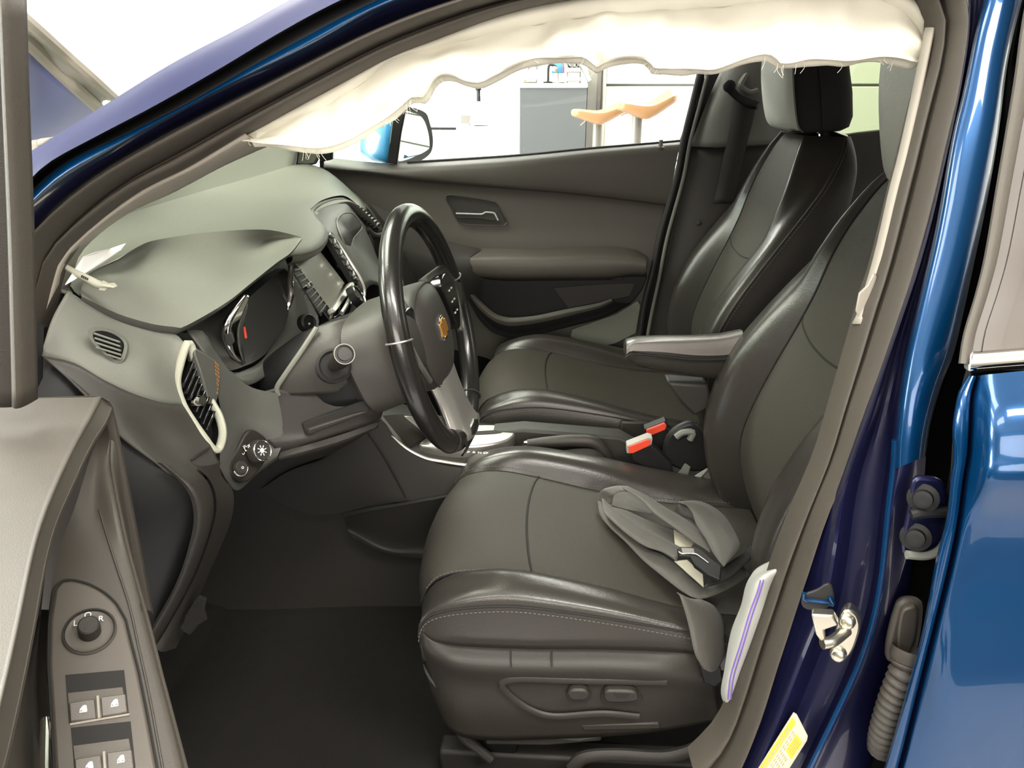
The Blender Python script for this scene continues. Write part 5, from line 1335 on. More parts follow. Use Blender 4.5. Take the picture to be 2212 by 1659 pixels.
loft('belt_bevel', [[p.lerp(q, .94) for p, q in zip(curve(bt1, 10), bt2)], bt2, [p.lerp(q, .12) - dz_ * .0015 for p, q in zip(bt2, bt3)], [p.lerp(q, .9) for p, q in zip(bt2, bt3)], bt3, [p - dz_ * .006 - nD * .002 for p in bt3], [p - nD * .02 - dz_ * .02 for p in bt3]], 'doorskin', dd, n=50, m=3, sharp=0)
loft('belt_underside', [[p - nD * .02 - dz_ * .02 for p in bt3], [p - nD * .05 - dz_ * .08 for p in be]], 'doorskin', dd, n=50, m=2)
fe = [AZ(-190, 866, .945), AZ(0, 862, .957), AZ(110, 859, .958), AZ(218, 857, .960), AZ(243, 880, .945)]
loft('belt_front_edge', [fe, [p - sD * .003 - dz_ * .005 for p in fe], [p - sD * .004 - dz_ * .05 for p in fe], [p + sD * .01 - dz_ * .25 for p in fe]], 'doorskin', dd, n=24, m=3)
pq0 = AZ(200, 1450, .80)
pn_ = V((.319, -.394, .862)).normalized()      # the switch plate's own tilt, rising to the front


def PZ(px, py, up=0):
    d = ray(px, py)
    return CAM + d * ((pq0 + pn_ * up - CAM).dot(pn_) / d.dot(pn_))


L_ = lambda pts: [AZ(*p) for p in pts]
LP = lambda pts, up: [PZ(x, y, up) for x, y in pts]
l0 = L_([(228, 905, .93), (196, 985, .912), (165, 1085, .885)]) + LP([(130, 1180), (112, 1260), (103, 1350), (100, 1450), (106, 1560), (118, 1680), (130, 1800)], -.006)
l1 = L_([(234, 930, .925), (216, 1000, .905), (206, 1085, .88)]) + LP([(212, 1180), (222, 1260), (228, 1350), (232, 1450), (238, 1560), (248, 1680), (258, 1800)], -.004)
l2 = L_([(237, 950, .92), (236, 1010, .90), (250, 1100, .877)]) + LP([(268, 1190), (286, 1265), (304, 1350), (328, 1450), (355, 1560), (380, 1680), (400, 1800)], -.003)
l3 = L_([(240, 950, .915), (240, 1010, .893), (256, 1100, .867)]) + LP([(276, 1190), (298, 1270), (320, 1350), (345, 1450), (374, 1560), (405, 1680), (430, 1800)], -.009)
l4 = [p - dz_ * .3 - nD * .01 for p in l3]
loft('armrest', [l0, l1, l2, l3], 'doorskin', dd, n=44, m=4, sharp=0)
loft('armrest_side', [l3, [p - dz_ * .03 + nD * .002 for p in l3], l4], 'doorskin', dd, n=44, m=3, sharp=0)
loft('inner_wall', [[p - nD * .05 - dz_ * .08 for p in be], L_([(200, 960, .90), (160, 1030, .88), (126, 1110, .86), (104, 1200, .83), (88, 1330, .80), (80, 1450, .78), (84, 1560, .77), (90, 1680, .77), (100, 1800, .77)])], 'doorskin', dd, n=30, m=3)
tube('armrest_crease', LP([(214, 1100), (232, 1160), (256, 1235), (280, 1310), (300, 1400), (322, 1500), (348, 1640), (362, 1720)], -.0015), .0010, 'hose', dd, seg=6, n=50)
prism('trim_notch', LP([(296, 1300), (305, 1303), (308, 1322), (301, 1324)], -.004), -pn_ * .004, 'seam', dd, bevel=.001)
# switch plate on the armrest

plo = [(118, 1270), (136, 1252), (160, 1252), (190, 1260), (222, 1276), (250, 1300), (272, 1338), (282, 1380), (300, 1450), (320, 1550), (346, 1690), (352, 1720), (122, 1735), (116, 1640), (110, 1540), (104, 1437), (106, 1340)]
po = curve([PZ(a, b) for a, b in plo], 60, True, smooth=False)
plate = put('switch_plate', *prism_data(po, -pn_ * .012), 'switchplate_lit', dd, bevel=.003)
tube('plate_gap', [p - pn_ * .0005 for p in po], .0011, 'seam', plate, seg=6, closed=True, n=120)
kc_ = PZ(194, 1364, .001)
rr = (PZ(252, 1366) - PZ(136, 1364)).length / 2
md_ = lathe('mirror_dial', kc_, pn_, [(rr, -.002), (rr, .0015), (rr * .955, .0025), (rr * .91, .001), (rr * .90, -.0005), (rr * .6, -.0015), (rr * .4, -.001), (0, -.001)], 'switchplate_lit', plate, seg=40, sharp=50)
tube('dial_gap', [kc_ + (frame_of(pn_)[0] * cos(a) + frame_of(pn_)[1] * sin(a)) * rr * .93 + pn_ * .0018 for a in [2 * pi * i / 30 for i in range(30)]], .0009, 'seam', plate, seg=6, closed=True, n=60)
kp_ = kc_
lathe('mirror_knob', kp_, pn_, [(rr * .42, -.001), (rr * .42, .0105), (rr * .40, .013), (rr * .34, .014), (0, .0138)], 'plastic', plate, seg=28)
lr, lu, ln_ = V((1, 0, 0)), V((0, 1, 0)), V((0, 0, 1))
lr2 = (PZ(252, 1358) - PZ(136, 1372)).normalized(); lu2 = pn_.cross(lr2)
for s, px, py in (('L', 163, 1347), ('O', 190, 1329), ('R', 218, 1337)):
    text('dial_letter', s, PZ(px, py, .004), lr2, lu2, .007, 'white', plate)
box('knob_mark', PZ(185, 1349, .0145), (.0055, .0012, .0006), 'white', plate, axes=((lr2 * .7 - lu2 * .7), (lr2 * .7 + lu2 * .7), pn_), bevel=0)


def switch_row(wo, sw):
    w_ = [PZ(a, b, .0006) for a, b in wo]
    prism('switch_well', w_, (0, 0, -.002), 'seam', plate, bevel=0)
    wr = [PZ(a, b, .0014) for a, b in ((wo[0][0] + 4, wo[0][1] + 38), (wo[1][0] - 3, wo[1][1] + 36), (wo[2][0] - 3, wo[2][1] - 2), (wo[3][0] + 2, wo[3][1] - 2))]
    prism('switch_ramp', wr, (0, 0, -.002), 'switchplate_lit', plate, bevel=.0006)
    for q_, kind in sw:
        top = [PZ(a, b, .005 if i < 2 else .0022) for i, (a, b) in enumerate(q_)]
        k_ = prism('window_switch', top, (0, 0, -.0045), 'switchplate_lit', dd, bevel=.0008)
        o_, ex, ey = top[3], top[2] - top[3], top[0] - top[3]
        up_ = ex.cross(ey).normalized()
        if up_.z < 0:
            up_ = -up_
        F_ = lambda a, b: o_ + ex * a + ey * b + up_ * .0002
        body_ = [F_(.37, .38), F_(.66, .38), F_(.68, .46), F_(.66, .72), F_(.60, .75), F_(.52, .72), F_(.40, .56)]
        prism('window_symbol', body_, up_ * .0005, 'white', k_, bevel=0)
        dk = [prism_data([F_(a, .43) + up_ * .0004, F_(a + .09, .43) + up_ * .0004, F_(a + .09, .50) + up_ * .0004, F_(a, .50) + up_ * .0004], up_ * .0002) for a in ((.40,) if kind == 0 else (.40, .56))]
        v, f = join_data(dk)
        put('symbol_window', v, f, 'post', k_, smooth=False)
    a, b = sw[0][0][1], sw[0][0][2]
    c_, d_ = sw[1][0][0], sw[1][0][3]
    tube('switch_rib', [PZ((a[0] + c_[0]) / 2, (a[1] + c_[1]) / 2 - 4, .004), PZ((b[0] + d_[0]) / 2, (b[1] + d_[1]) / 2 + 2, .002)], .0011, 'trim', plate, seg=6)
    tube('well_edge', [PZ(wo[3][0] + 2, wo[3][1] + 3, .001), PZ(wo[2][0] + 2, wo[2][1] + 3, .001)], .0009, 'trim', plate, seg=6)


switch_row([(141, 1458), (268, 1447), (278, 1540), (149, 1562)],
           [([(149, 1517), (204, 1509), (208, 1551), (152, 1559)], 0), ([(217, 1505), (271, 1498), (275, 1538), (220, 1548)], 1)])
switch_row([(153, 1572), (282, 1558), (293, 1663), (163, 1688)],
           [([(161, 1639), (218, 1630), (222, 1674), (164, 1684)], 0), ([(230, 1625), (285, 1618), (289, 1660), (233, 1670)], 1)])
tube('release_handle', [AZ(98, 1556, .80), AZ(97, 1600, .80), AZ(96, 1650, .80), AZ(96, 1720, .80)], .0035, 'chrome', dd, seg=10)
loft('pull_cup', [L_([(88, 1330, .80), (80, 1450, .79), (84, 1560, .785), (92, 1700, .78)]), L_([(106, 1340, .815), (101, 1450, .808), (106, 1560, .803), (116, 1700, .80)])], 'doorskin', dd, n=20, m=2)
# window post of the open door
wp = [((-60, -20), (30, -20)), ((-58, 200), (38, 200)), ((-54, 480), (50, 480)), ((-50, 700), (56, 700)), ((-48, 872), (60, 872))]
pr_ = AL([b for a, b in wp], -.90); pl2 = AL([a for a, b in wp], -.90)
loft('window_post', [pl2, [p.lerp(q, .5) + V((0, -.006, 0)) for p, q in zip(pl2, pr_)], [p.lerp(q, .90) + V((0, -.004, 0)) for p, q in zip(pl2, pr_)]], 'plastic', dd, n=20, m=3, thick=.006)
loft('post_seal', [[p.lerp(q, .80) + V((0, -.006, 0)) for p, q in zip(pl2, pr_)], [p.lerp(q, .93) + V((0, -.010, 0)) for p, q in zip(pl2, pr_)], [p.lerp(q, .99) + V((0, -.002, 0)) for p, q in zip(pl2, pr_)], [p + V((0, .012, 0)) for p in pr_]], 'rubber', dd, n=20, m=3, thick=.003)
loft('lower_trim', [l4, [p - dz_ * .2 - nD * .03 for p in l4], [p - dz_ * .3 - nD * .12 for p in l4]], 'doorskin', dd, n=30, m=3)
loft('outer_skin', [[p - nD * .20 - dz_ * .03 for p in be], [p - nD * .23 - dz_ * .3 for p in be], [p - nD * .2 - dz_ * .75 for p in be]], 'blue', dd, n=20, m=3)

# ================================================================== rear door at the right
qd = thing('rear_door', 'closed blue rear door with chrome belt strip at the right', 'car door', (.6, -.86, .5))
yD = lerp_table([(-50, -.66), (0, -.665), (300, -.72), (600, -.785), (780, -.83), (900, -.86), (1100, -.875), (1659, -.875)])
RD = lambda pts, dy=0: [A(x, y, yD(y) + dy) for x, y in pts]
f0 = [(2228, -60), (2206, 60), (2189, 184), (2152, 404), (2127, 551), (2106, 638), (2081, 722), (2071, 785)]
f1 = [(2262, -60), (2240, 60), (2222, 184), (2182, 404), (2155, 551), (2132, 638), (2106, 722), (2096, 786)]
loft('window_frame', [RD(f0, .02), RD(f0, -.003), RD(mid(f0, f1, .5), -.008), RD(f1, -.004), RD(mid(f0, f1, 1.06), .004)], 'rubber', qd, n=40, m=3, sharp=40)
f2 = [(x + 130, y - 8) for x, y in f1]
loft('window_glass', [RD(f1, .002), RD(mid(f1, f2, .5), .0), RD(f2, .002), [p + V((.5, .02, 0)) for p in RD(f2, .002)]], 'tint', qd, n=40, m=3)
c0 = [(2104, 758), (2160, 754), (2330, 740)]; c1 = [(2098, 782), (2160, 778), (2330, 764)]; c2 = [(2095, 806), (2160, 800), (2330, 788)]
loft('chrome_strip', [RD(c0, .004), RD(mid(c0, c1, .15), -.006), RD(mid(c0, c1, .9), -.010), RD(mid(c1, c2, .6), -.008), RD(c2, .003)], 'chrome', qd, n=16, m=3, sharp=50)
prism('strip_end', RD([(2094, 766), (2108, 760), (2108, 800), (2094, 806)], -.006), (0, .012, 0), 'silver', qd, bevel=.002)
d0 = [(2090, 812), (2072, 845), (2064, 880), (2058, 933), (2061, 985), (2054, 1037), (2045, 1120), (2022, 1211), (1994, 1358), (1958, 1495), (1912, 1655), (1885, 1740)]
d1 = [(2110, 812), (2100, 845), (2096, 880), (2094, 933), (2090, 985), (2081, 1037), (2068, 1130), (2048, 1230), (2016, 1358), (1982, 1495), (1942, 1655), (1915, 1740)]
d2 = [(2124, 810), (2118, 845), (2114, 880), (2110, 933), (2106, 985), (2098, 1037), (2086, 1130), (2066, 1230), (2034, 1358), (2000, 1495), (1962, 1655), (1935, 1740)]
d3 = [(2240, 798), (2240, 845), (2238, 880), (2236, 933), (2234, 985), (2230, 1037), (2226, 1130), (2222, 1230), (2216, 1358), (2212, 1495), (2208, 1655), (2206, 1740)]
d4 = [(2420, 780), (2420, 845), (2420, 880), (2420, 933), (2420, 985), (2420, 1037), (2420, 1130), (2420, 1230), (2420, 1358), (2420, 1495), (2420, 1655), (2420, 1740)]
yK = lerp_table([(800, .0), (900, -.012), (1020, -.018), (1060, -.020), (1090, -.004), (1150, .006), (1250, .004), (1350, -.004), (1500, -.012), (1659, -.006), (1750, 0)])
RK = lambda pts, dy=0: [A(x, y, yD(y) + dy + yK(y)) for x, y in pts]
loft('door_edge', [RD(d0, .03), RD(d0, .004), RD(mid(d0, d1, .5), -.004), RD(mid(d0, d1, .92), -.002)], 'blue', qd, n=60, m=3, sharp=30)
loft('door_crease', [RD(mid(d0, d1, .92), -.002), RD(d1, .006), RD(mid(d1, d2, .3), .001)], 'blue_dark', qd, n=60, m=2, sharp=30)
loft('door_skin', [RD(mid(d1, d2, .3), .001), RD(d2, -.008), RK(mid(d2, d3, .3), -.014), RK(d3, -.02), RK(d4, -.02), [p + V((.22, .005, 0)) for p in RK(d4, -.02)], [p + V((.5, .03, 0)) for p in RK(d4, -.02)]], 'blue', qd, n=60, m=5, sharp=0)
prism('door_backing', (lambda q_: q_[:1] + [q_[1] + V((.6, .03, 0)), q_[2] + V((.6, .03, 0))] + q_[3:])(RD([(2100, 800), (2300, 790), (2300, 1740), (1910, 1740), (2000, 1400), (2060, 1100), (2072, 900)], .03)), (0, .01, 0), 'black', qd, bevel=0)
# hinge and wiring bellows between pillar and rear door
hg = thing('door_hinge', 'dark bolted door hinge on the pillar edge beside the rear door', 'hinge', tuple(A(1990, 1130, -.84)))
prism('hinge_plate', AL([(1972, 1040), (1996, 1032), (2036, 1042), (2048, 1080), (2046, 1130), (2030, 1180), (2000, 1203), (1958, 1204), (1948, 1192), (1950, 1160), (1962, 1100)], -.826), (.002, .008, 0), 'blue_dark', hg, bevel=.003, rnd=40)
for c_ in ((1994, 1076), (1978, 1160)):
    p = A(*c_, -.829)
    lathe('hinge_bolt', p, (-.45, -.86, .2), [(.0145, -.002), (.0145, .001), (.0095, .002), (.0085, .007), (.0035, .008), (0, .007)], 'black', hg, seg=20)
tube('hinge_pin', AL([(1968, 1112), (1990, 1108), (2050, 1106)], -.832), .0055, 'black', hg, seg=10)
tube('hinge_arm', AL([(1958, 1198), (2000, 1200), (2030, 1188), (2048, 1160)], -.832), .0045, 'trim_grey', hg, seg=8)
bl = thing('wiring_bellows', 'ribbed rubber bellows for the wiring between pillar and rear door', 'bellows', tuple(A(1940, 1430, -.84)))
prism('boot_plate', AL([(1938, 1310), (1956, 1298), (1985, 1300), (1996, 1320), (1985, 1400), (1962, 1440), (1925, 1436), (1914, 1418), (1920, 1370)], -.822), (.002, .012, 0), 'hose', bl, bevel=.005, rnd=40)
prism('boot_inner', AL([(1948, 1325), (1962, 1314), (1980, 1318), (1975, 1380), (1958, 1425), (1942, 1418), (1940, 1370)], -.83), (.002, .01, 0), 'hose', bl, bevel=.004, rnd=32)
bp_ = curve(AL([(1960, 1425, -.838), (1952, 1455, -.842), (1935, 1500, -.842), (1920, 1545, -.840), (1908, 1590, -.836), (1905, 1620, -.828)]), 100)
V_, F_ = [], []
seg = 14
for i, p in enumerate(bp_):
    t = (bp_[min(i + 1, 99)] - bp_[max(i - 1, 0)]).normalized()
    a_ = t.cross(V((0, 1, 0))).normalized(); b_ = t.cross(a_)
    ph_ = (i % 7) / 7
    r_ = .0105 + .0055 * abs(sin(pi * i / 7.0))
    for k in range(seg):
        V_.append(p + a_ * r_ * cos(2 * pi * k / seg) + b_ * r_ * sin(2 * pi * k / seg))
put('bellows', V_, grid_faces(seg, 100, cu=True), 'hose', bl, sharp=0)
lathe('bellows_collar', bp_[0], bp_[3] - bp_[0], [(.017, -.012), (.018, -.002), (.016, .002), (.011, .002)], 'hose', bl, seg=18)

# ================================================================== raised bonnet beyond the windscreen pillar
hd = thing('car_hood', 'raised pale lit blue hood seen at top left beyond the pillar', 'hood', (-1.6, -.4, 1.1))
hp = [(-1.25, 1.02), (-1.7, 1.30), (-2.2, 1.62)]
HY0 = -.62
hq = AL([(250, 216, .0), (205, 176, -.15), (140, 119, -.2), (80, 66, -.3), (-30, -30, -.35), (-330, -290, -.4)])
hq2 = AL([(216, 236, .0), (165, 189, -.15), (100, 128, -.2), (34, 66, -.3), (-70, -28, -.35), (-370, -290, -.4)])
hq3 = AL([(130, 298, .1), (100, 300, .0), (30, 310, -.1), (-30, 315, -.2), (-100, 315, -.25), (-420, 320, -.3)])
loft('inner_panel', [hq2, [p.lerp(q, .5) + V((0, .02, 0)) for p, q in zip(hq2, hq3)], hq3], 'hood_lit', hd, n=20, m=3, thick=.006)
loft('edge_flange', [hq, [p.lerp(q, .5) + V((0, -.015, .01)) for p, q in zip(hq, hq2)], hq2], 'frame', hd, n=20, m=3, thick=.006)
tube('edge_bead', hq2, .012, 'trim', hd, seg=8)
tube('edge_bead', [p + V((0, -.005, .005)) for p in hq], .010, 'trim', hd, seg=8)
fn = thing('cowl_panel', 'grey cowl corner below the raised hood at the left', 'cowl', (-1.3, -.6, 1.0))
prism('cowl', AL([(20, 318), (75, 300), (85, 325), (40, 352), (10, 352)], -.3), (0, .06, 0), 'frame', fn, bevel=.006)
prism('cowl_lip', AL([(78, 300), (110, 296), (95, 315), (78, 318)], -.3), (0, .05, 0), 'trim', fn, bevel=.004)
# ================================================================== curtain airbag hanging from the roof rail
yC = lambda x, y: -.605 + .0
cb = thing('curtain_airbag', 'deflated white curtain airbag hanging along the roof rail with torn edge', 'airbag', (.1, -.56, 1.3))
topl = [(500, 300), (560, 268), (608, 240), (700, 190), (770, 152), (835, 121), (900, 92), (970, 66), (1071, 28), (1173, 2), (1300, -20), (1450, -32), (1600, -36), (1750, -36), (1880, -30), (1960, -15), (2008, 30), (2012, 92)]
fold = [(512, 302), (566, 288), (625, 268), (720, 222), (785, 178), (850, 130), (930, 112), (985, 93), (1071, 73), (1180, 50), (1318, 32), (1440, 27), (1600, 10), (1700, -4), (1850, -8), (1930, 10), (1985, 60), (1998, 110)]
midl = [(525, 304), (575, 298), (640, 290), (740, 258), (805, 222), (870, 170), (935, 140), (1010, 128), (1090, 108), (1190, 86), (1290, 82), (1420, 84), (1560, 76), (1680, 58), (1830, 52), (1925, 60), (1975, 85), (2002, 115)]
bot = [(540, 305), (600, 313), (690, 319), (750, 306), (800, 276), (850, 243), (889, 209), (915, 210), (936, 176), (955, 164), (980, 165), (1004, 176), (1034, 179), (1060, 168), (1129, 135), (1166, 125), (1223, 125), (1257, 125), (1274, 134), (1289, 145), (1308, 135), (1341, 127), (1380, 127), (1399, 132), (1412, 148), (1439, 150), (1455, 151), (1510, 149), (1543, 150), (1573, 140), (1610, 127), (1650, 119), (1672, 124), (1684, 136), (1716, 136), (1752, 128), (1796, 127), (1833, 132), (1877, 125), (1914, 121), (1951, 127), (1984, 134), (2000, 126)]
yT = lambda x, y: yA(x) + .062 if x < 1300 else -.545
def wr(p, amp, k):
    q_ = noise.noise(V((p.x * k, p.z * k * .6, 1.3)))
    return V((0, q_ * amp, 0))


N_ = 120
R0 = curve(AL(topl, lambda x, y: yT(x, y) + .02), N_)
R1 = curve(AL(fold, lambda x, y: yT(x, y) + .012), N_)
R2 = curve(AL(midl, lambda x, y: yT(x, y) + .0), N_)
R3 = curve(AL(bot, lambda x, y: yT(x, y) - .012), N_)
R1 = [p + wr(p, .016, 14) for p in R1]
R2 = [p + wr(p, .022, 12) + V((0, -.004, 0)) for p in R2]
R3 = [p + wr(p, .018, 15) for p in R3]
v, f = loft_data([R0, [a.lerp(b, .5) + V((0, -.008, 0)) for a, b in zip(R0, R1)], R1], N_, 5)
put('upper_tube', v, f, 'airbag', cb, sharp=0, thick=.0015)
R1b = [p + V((0, -.006, -.004)) for p in R1]
v, f = loft_data([[p + V((0, .004, .004)) for p in R1], R1b, R2, [a.lerp(b, .75) + wr(a, .016, 19) for a, b in zip(R2, R3)], R3], N_, 7)
v = [p + wr(p, .010, 34) + V((0, 0, noise.noise(p * 25) * .002)) for p in v]
put('hanging_panel', v, f, 'airbag', cb, sharp=0, thick=.0012)
R3b = [p + V((0, .016, -.006 - .004 * noise.noise(p * 30))) for p in R3]
R3c = [p + V((0, .03, .02)) for p in R3]
v, f = loft_data([[p + V((0, .003, .003)) for p in R3], R3b, R3c], N_, 4)
put('rolled_hem', v, f, 'airbag', cb, sharp=0)
parts = []
for i in range(80):
    t = random.random()
    x_ = random.choice([(880, 920), (935, 965), (860, 900), (1680, 1760), (640, 700), (1395, 1420), (830, 880)])
    j = min(range(N_), key=lambda q: 0)
    cand = [k for k in range(N_)]
    k = random.randrange(N_) if i % 3 == 0 else None
    if k is None:
        px = random.uniform(*x_)
        target = A(px, 200, -.58).x
        k = min(range(N_), key=lambda q: abs(R3[q].x - target))
    b_ = R3[k] + V((random.uniform(-.006, .006), .004, 0))
    ln = random.uniform(.004, .016)
    parts.append(tube_data([b_, b_ + V((random.uniform(-.003, .004), 0, -ln * .5)), b_ + V((random.uniform(-.005, .006), random.uniform(-.003, .003), -ln))], .00028, 3, n=5))
v, f = join_data(parts)
o = put('torn_threads', v, f, 'airbag', cb, smooth=False)
o['kind'] = 'stuff'

# ------------------------------------------------------------------ side airbag from the driver seat
sa = thing('side_airbag', 'deflated white side airbag with violet stripes beside the driver seat', 'airbag', tuple(A(1620, 1400, -.66)))
s0 = AL([(1672, 1224, -.685), (1619, 1254, -.685), (1601, 1312, -.69), (1579, 1371, -.69), (1565, 1449, -.69), (1558, 1497, -.69), (1570, 1527, -.69)])
s1 = AL([(1690, 1222, -.71), (1642, 1250, -.72), (1622, 1312, -.725), (1600, 1380, -.725), (1582, 1450, -.725), (1570, 1500, -.72), (1572, 1528, -.705)])
s2 = AL([(1705, 1225, -.70), (1672, 1262, -.705), (1650, 1330, -.71), (1628, 1395, -.71), (1604, 1460, -.71), (1584, 1508, -.708), (1574, 1529, -.705)])
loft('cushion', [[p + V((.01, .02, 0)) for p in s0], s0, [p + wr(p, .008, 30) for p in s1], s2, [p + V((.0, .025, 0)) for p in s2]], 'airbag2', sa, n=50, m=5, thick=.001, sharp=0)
for k in range(2):
    tube('violet_stripe', [p + V((0, -.0035, 0)) + wr(p, .008, 30) for p in AL([(1640 + 7 * k, 1246, -.722), (1632 + 7 * k, 1275, -.725), (1617 + 7 * k, 1320, -.728), (1596 + 7 * k, 1390, -.728), (1578 + 7 * k, 1460, -.727), (1571 + 6 * k, 1505, -.722)])], (.0012, .0008), 'violet', sa, seg=6, n=50)

# ------------------------------------------------------------------ seat belts
bt = thing('driver_seat_belt', 'loose grey seat belt webbing looped in a heap on the driver seat', 'seat belt', tuple(AZ(1450, 1200, .52)))


def webbing(name, ea, eb, mm, parent, zf, n=36, m=3, y=None):
    a = [AZ(x, y_, zf + (z_[0] if z_ else 0)) for x, y_, *z_ in ea]
    b = [AZ(x, y_, zf + (z_[0] if z_ else 0)) for x, y_, *z_ in eb]
    return loft(name, [a, b], mm, parent, n=n, m=m, thick=.0014)


webbing('webbing', [(1291, 1081), (1296, 1111), (1316, 1138), (1352, 1171), (1388, 1209), (1434, 1247), (1479, 1281), (1515, 1294), (1569, 1274), (1620, 1243)],
        [(1322, 1092), (1330, 1112), (1352, 1140), (1392, 1180), (1425, 1193), (1457, 1214), (1488, 1240), (1520, 1268), (1566, 1255), (1605, 1222)], 'webbing', bt, .535)
webbing('webbing', [(1291, 1081, 0), (1293, 1068, .01), (1303, 1057, .022), (1330, 1050, .03), (1356, 1050, .034)], [(1318, 1090, 0), (1320, 1078, .01), (1326, 1070, .02), (1340, 1062, .028), (1362, 1062, .034)], 'webbing', bt, .535)
webbing('webbing', [(1300, 1075, 0), (1330, 1102, 0), (1370, 1128, .0), (1420, 1155, 0), (1470, 1183, 0)], [(1304, 1108, 0), (1345, 1146, 0), (1390, 1178, 0), (1430, 1192, 0), (1462, 1212, 0)], 'webbing', bt, .55)
webbing('webbing', [(1324, 1096), (1352, 1103), (1400, 1124), (1456, 1144)], [(1335, 1108), (1365, 1128), (1410, 1156), (1458, 1180)], 'webbing', bt, .543)
webbing('webbing', [(1330, 1058), (1352, 1058), (1388, 1082), (1410, 1106)], [(1321, 1092), (1352, 1100), (1385, 1106), (1408, 1112)], 'webbing', bt, .538)
webbing('webbing', [(1356, 1050), (1392, 1068), (1440, 1098), (1478, 1120), (1506, 1142), (1525, 1168), (1537, 1193)], [(1345, 1054), (1385, 1080), (1412, 1108), (1456, 1140), (1497, 1170), (1520, 1184), (1534, 1194)], 'webbing', bt, .572)
webbing('webbing', [(1462, 1084, 0), (1506, 1082, 0), (1542, 1096, 0), (1570, 1121, 0), (1595, 1166, 0), (1595, 1186, 0), (1564, 1224, 0)], [(1484, 1092, 0), (1496, 1108, 0), (1505, 1134, 0), (1525, 1165, 0), (1538, 1190, 0), (1550, 1208, 0), (1562, 1222, 0)], 'webbing', bt, .58)
webbing('webbing', [(1457, 1103, .0), (1464, 1090, .012), (1475, 1085, .014), (1484, 1092, .012)], [(1470, 1114, 0), (1478, 1118, .0), (1490, 1122, 0), (1503, 1132, 0)], 'belt_dark', bt, .565)
webbing('webbing', [(1564, 1224), (1590, 1205), (1605, 1196), (1640, 1160)], [(1520, 1268), (1566, 1255), (1600, 1228), (1645, 1185)], 'belt_dark', bt, .56)
lw0 = AL([(1462, 1280, -.59), (1470, 1290, -.60), (1487, 1348, -.615), (1501, 1412, -.635), (1519, 1444, -.64)])
lw1 = AL([(1515, 1295, -.56), (1546, 1312, -.565), (1562, 1348, -.59), (1563, 1417, -.62), (1548, 1446, -.63)])
loft('lap_webbing', [lw0, [p.lerp(q, .5) + V((0, -.006, 0)) for p, q in zip(lw0, lw1)], lw1], 'webbing', bt, n=24, m=3, thick=.0014)
prism('anchor_plate', AL([(1510, 1436), (1556, 1436), (1562, 1470), (1545, 1486), (1520, 1476)], -.628), (0, .006, 0), 'black', bt, bevel=.002)
tg = prism('belt_tongue', [AZ(x, y_, .585) for x, y_ in ((1463, 1184), (1470, 1180), (1505, 1181), (1520, 1190), (1536, 1205), (1560, 1222), (1556, 1250), (1530, 1240), (1500, 1218), (1490, 1200), (1466, 1198))], (0, 0, -.008), 'black', bt, bevel=.002)
prism('tongue_slot', [AZ(x, y_, .5855) for x, y_ in ((1472, 1184), (1498, 1185), (1500, 1194), (1474, 1194))], (0, 0, .0006), 'post', tg, bevel=0)
tube('slot_edge', [AZ(x, y_, .586) for x, y_ in ((1466, 1192), (1474, 1196), (1500, 1196), (1514, 1204), (1530, 1216))], .001, 'silver', tg, seg=6)
for pts in ([(1455, 1144), (1486, 1162), (1500, 1172), (1492, 1182), (1458, 1180)], [(1457, 1212), (1484, 1209), (1518, 1240), (1520, 1268), (1488, 1240)]):
    prism('care_label', [AZ(x, y_, .549) for x, y_ in pts], (0, 0, -.001), 'label', bt, bevel=0)

pbt = thing('passenger_seat_belt', 'dark seat belt hanging from its loop on the far pillar', 'seat belt', tuple(A(1600, 250, .66)))
loft('webbing', [AL([(1588, 204), (1580, 250), (1572, 300), (1560, 350), (1548, 410), (1540, 440)], .655), AL([(1634, 224), (1626, 262), (1616, 300), (1604, 350), (1590, 410), (1582, 440)], .655)], 'belt_dark', pbt, n=20, m=2, thick=.0015)
loft('belt_loop', [AL([(1568, 176), (1582, 186), (1600, 206), (1622, 216), (1640, 222)], .652), AL([(1564, 184), (1574, 198), (1590, 212), (1612, 226), (1634, 230)], .645), AL([(1572, 196), (1584, 208), (1598, 220), (1618, 232), (1636, 234)], .652)], 'black', pbt, n=20, m=3, thick=.006)
lathe('loop_bolt', A(1576, 186, .645), (0, -1, .1), [(.016, -.004), (.015, .004), (.009, .007), (0, .007)], 'black', pbt, seg=18)
tube('upper_loop', AL([(1612, 160, .665), (1600, 185, .655), (1618, 200, .655), (1636, 196, .66)]), .008, 'trim_grey', pbt, seg=8)
lathe('belt_stop', A(1510, 482, .66), (0, -1, 0), [(0.008, -.003), (.008, .002), (.004, .004), (0, .004)], 'plastic_low', pbt, seg=14)

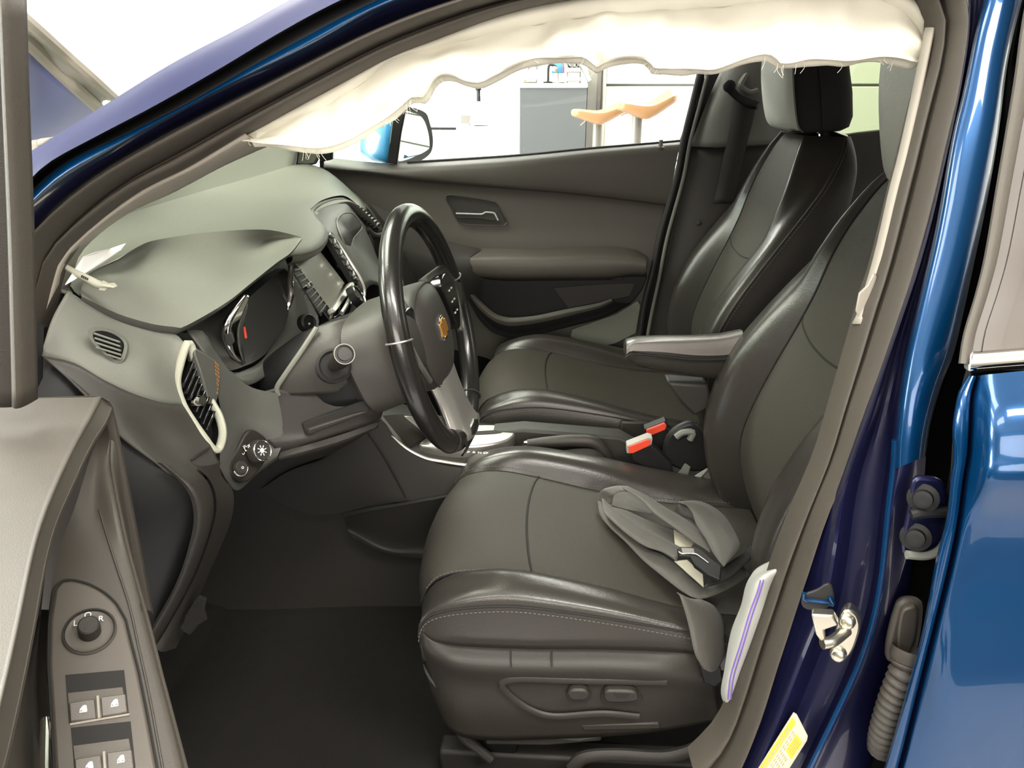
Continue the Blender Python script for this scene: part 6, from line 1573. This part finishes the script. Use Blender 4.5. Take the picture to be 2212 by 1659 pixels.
for nm, lab, red, bod, y_ in (('belt_buckle', 'seat belt buckle with red release button nearer the driver seat', [(1357, 964), (1398, 948), (1407, 950), (1405, 962), (1366, 980), (1357, 978)], [(1360, 976), (1406, 960), (1450, 1000), (1456, 1026), (1410, 1020), (1366, 996)], -.09),
                              ('belt_buckle', 'seat belt buckle with orange red button nearer the passenger seat', [(1395, 928), (1436, 912), (1441, 918), (1438, 928), (1404, 942), (1396, 940)], [(1396, 938), (1440, 922), (1480, 950), (1496, 985), (1450, 1000), (1404, 960)], -.015)):
    bk_ = thing(nm, lab, 'buckle', tuple(A(red[0][0] + 20, red[0][1], y_)), 'seat belt buckles between the seats')
    prism('casing', AL(bod, y_), (0, .024, 0), 'black', bk_, bevel=.003)
    rc = AL(red, y_ - .001)
    cn = sum(rc, V()) / len(rc)
    prism('button_surround', [cn + (p - cn) * 1.12 + V((0, .002, 0)) for p in rc], (0, .024, 0), 'frame' if y_ < -.05 else 'black', bk_, bevel=.001)
    prism('release_button', [cn + (p - cn) * .96 + V((0, -.002, 0)) for p in rc], (0, .024, 0), 'red', bk_, bevel=.0015)

# white bracket scraps by the hinge of the driver backrest
wb = thing('white_tag', 'pale folded tag lying between console and driver backrest', 'tag', tuple(A(1500, 1030, -.1)))
prism('tag_face', AL([(1482, 1043), (1492, 1034), (1524, 1014), (1526, 1018), (1510, 1036)], -.10), (.004, .004, .002), 'airbag2', wb, bevel=.0005)
prism('tag_fold', AL([(1455, 1030), (1470, 1015), (1478, 1002), (1490, 1010), (1484, 1030)], -.085), (.003, .004, 0), 'trim_grey', wb, bevel=.0005)
prism('tag_end', AL([(1524, 1016), (1528, 1022), (1545, 1050), (1500, 1046)], -.094), (.004, .004, .002), 'trim_grey', wb, bevel=.0005)

# ------------------------------------------------------------------ paper and torn strap on the dash
pa_ = AL([(141, 616, -.64), (180, 556, -.60), (205, 546, -.58), (240, 538, -.54), (272, 527, -.50), (262, 540, -.53), (220, 570, -.57), (172, 598, -.62)])
pp = put('paper_sheet', *prism_data([near(p, .055) for p in pa_], (0, 0, .001)), 'paper', None, smooth=False)
pp['label'] = 'white paper sheet lying on the dash beside the windscreen pillar'; pp['category'] = 'paper'
stp = thing('torn_strap', 'frayed cream strap with printed end hanging from the windscreen pillar', 'strap', tuple(A(190, 590, -.66)))
q0_ = AL([(128, 566, -.66), (142, 570, -.663), (168, 584, -.667), (195, 596, -.669), (215, 606, -.67), (232, 612, -.671), (250, 618, -.671)])
q1_ = AL([(134, 572, -.66), (140, 582, -.663), (164, 597, -.668), (188, 611, -.670), (208, 622, -.671), (228, 622, -.672), (248, 622, -.671)])
loft('strap', [q0_, [p.lerp(q, .5) + V((0, -.003, 0)) for p, q in zip(q0_, q1_)], q1_], 'cream', stp, n=30, m=3, thick=.001)
prism('frayed_end', AL([(222, 606), (234, 612), (246, 611), (253, 618), (243, 624), (236, 618), (226, 628), (213, 626)], -.673), (0, .001, 0), 'cream', stp, bevel=0)
pk = [prism_data(AL([(176 + 4 * k, 594 + 1.9 * k), (179 + 4 * k, 595.5 + 1.9 * k), (177 + 4 * k, 600 + 1.9 * k), (174 + 4 * k, 598.5 + 1.9 * k)], -.6735), (0, .0004, 0)) for k in range(4)]
v, f = join_data(pk)
put('printed_mark', v, f, 'print', stp, smooth=False)
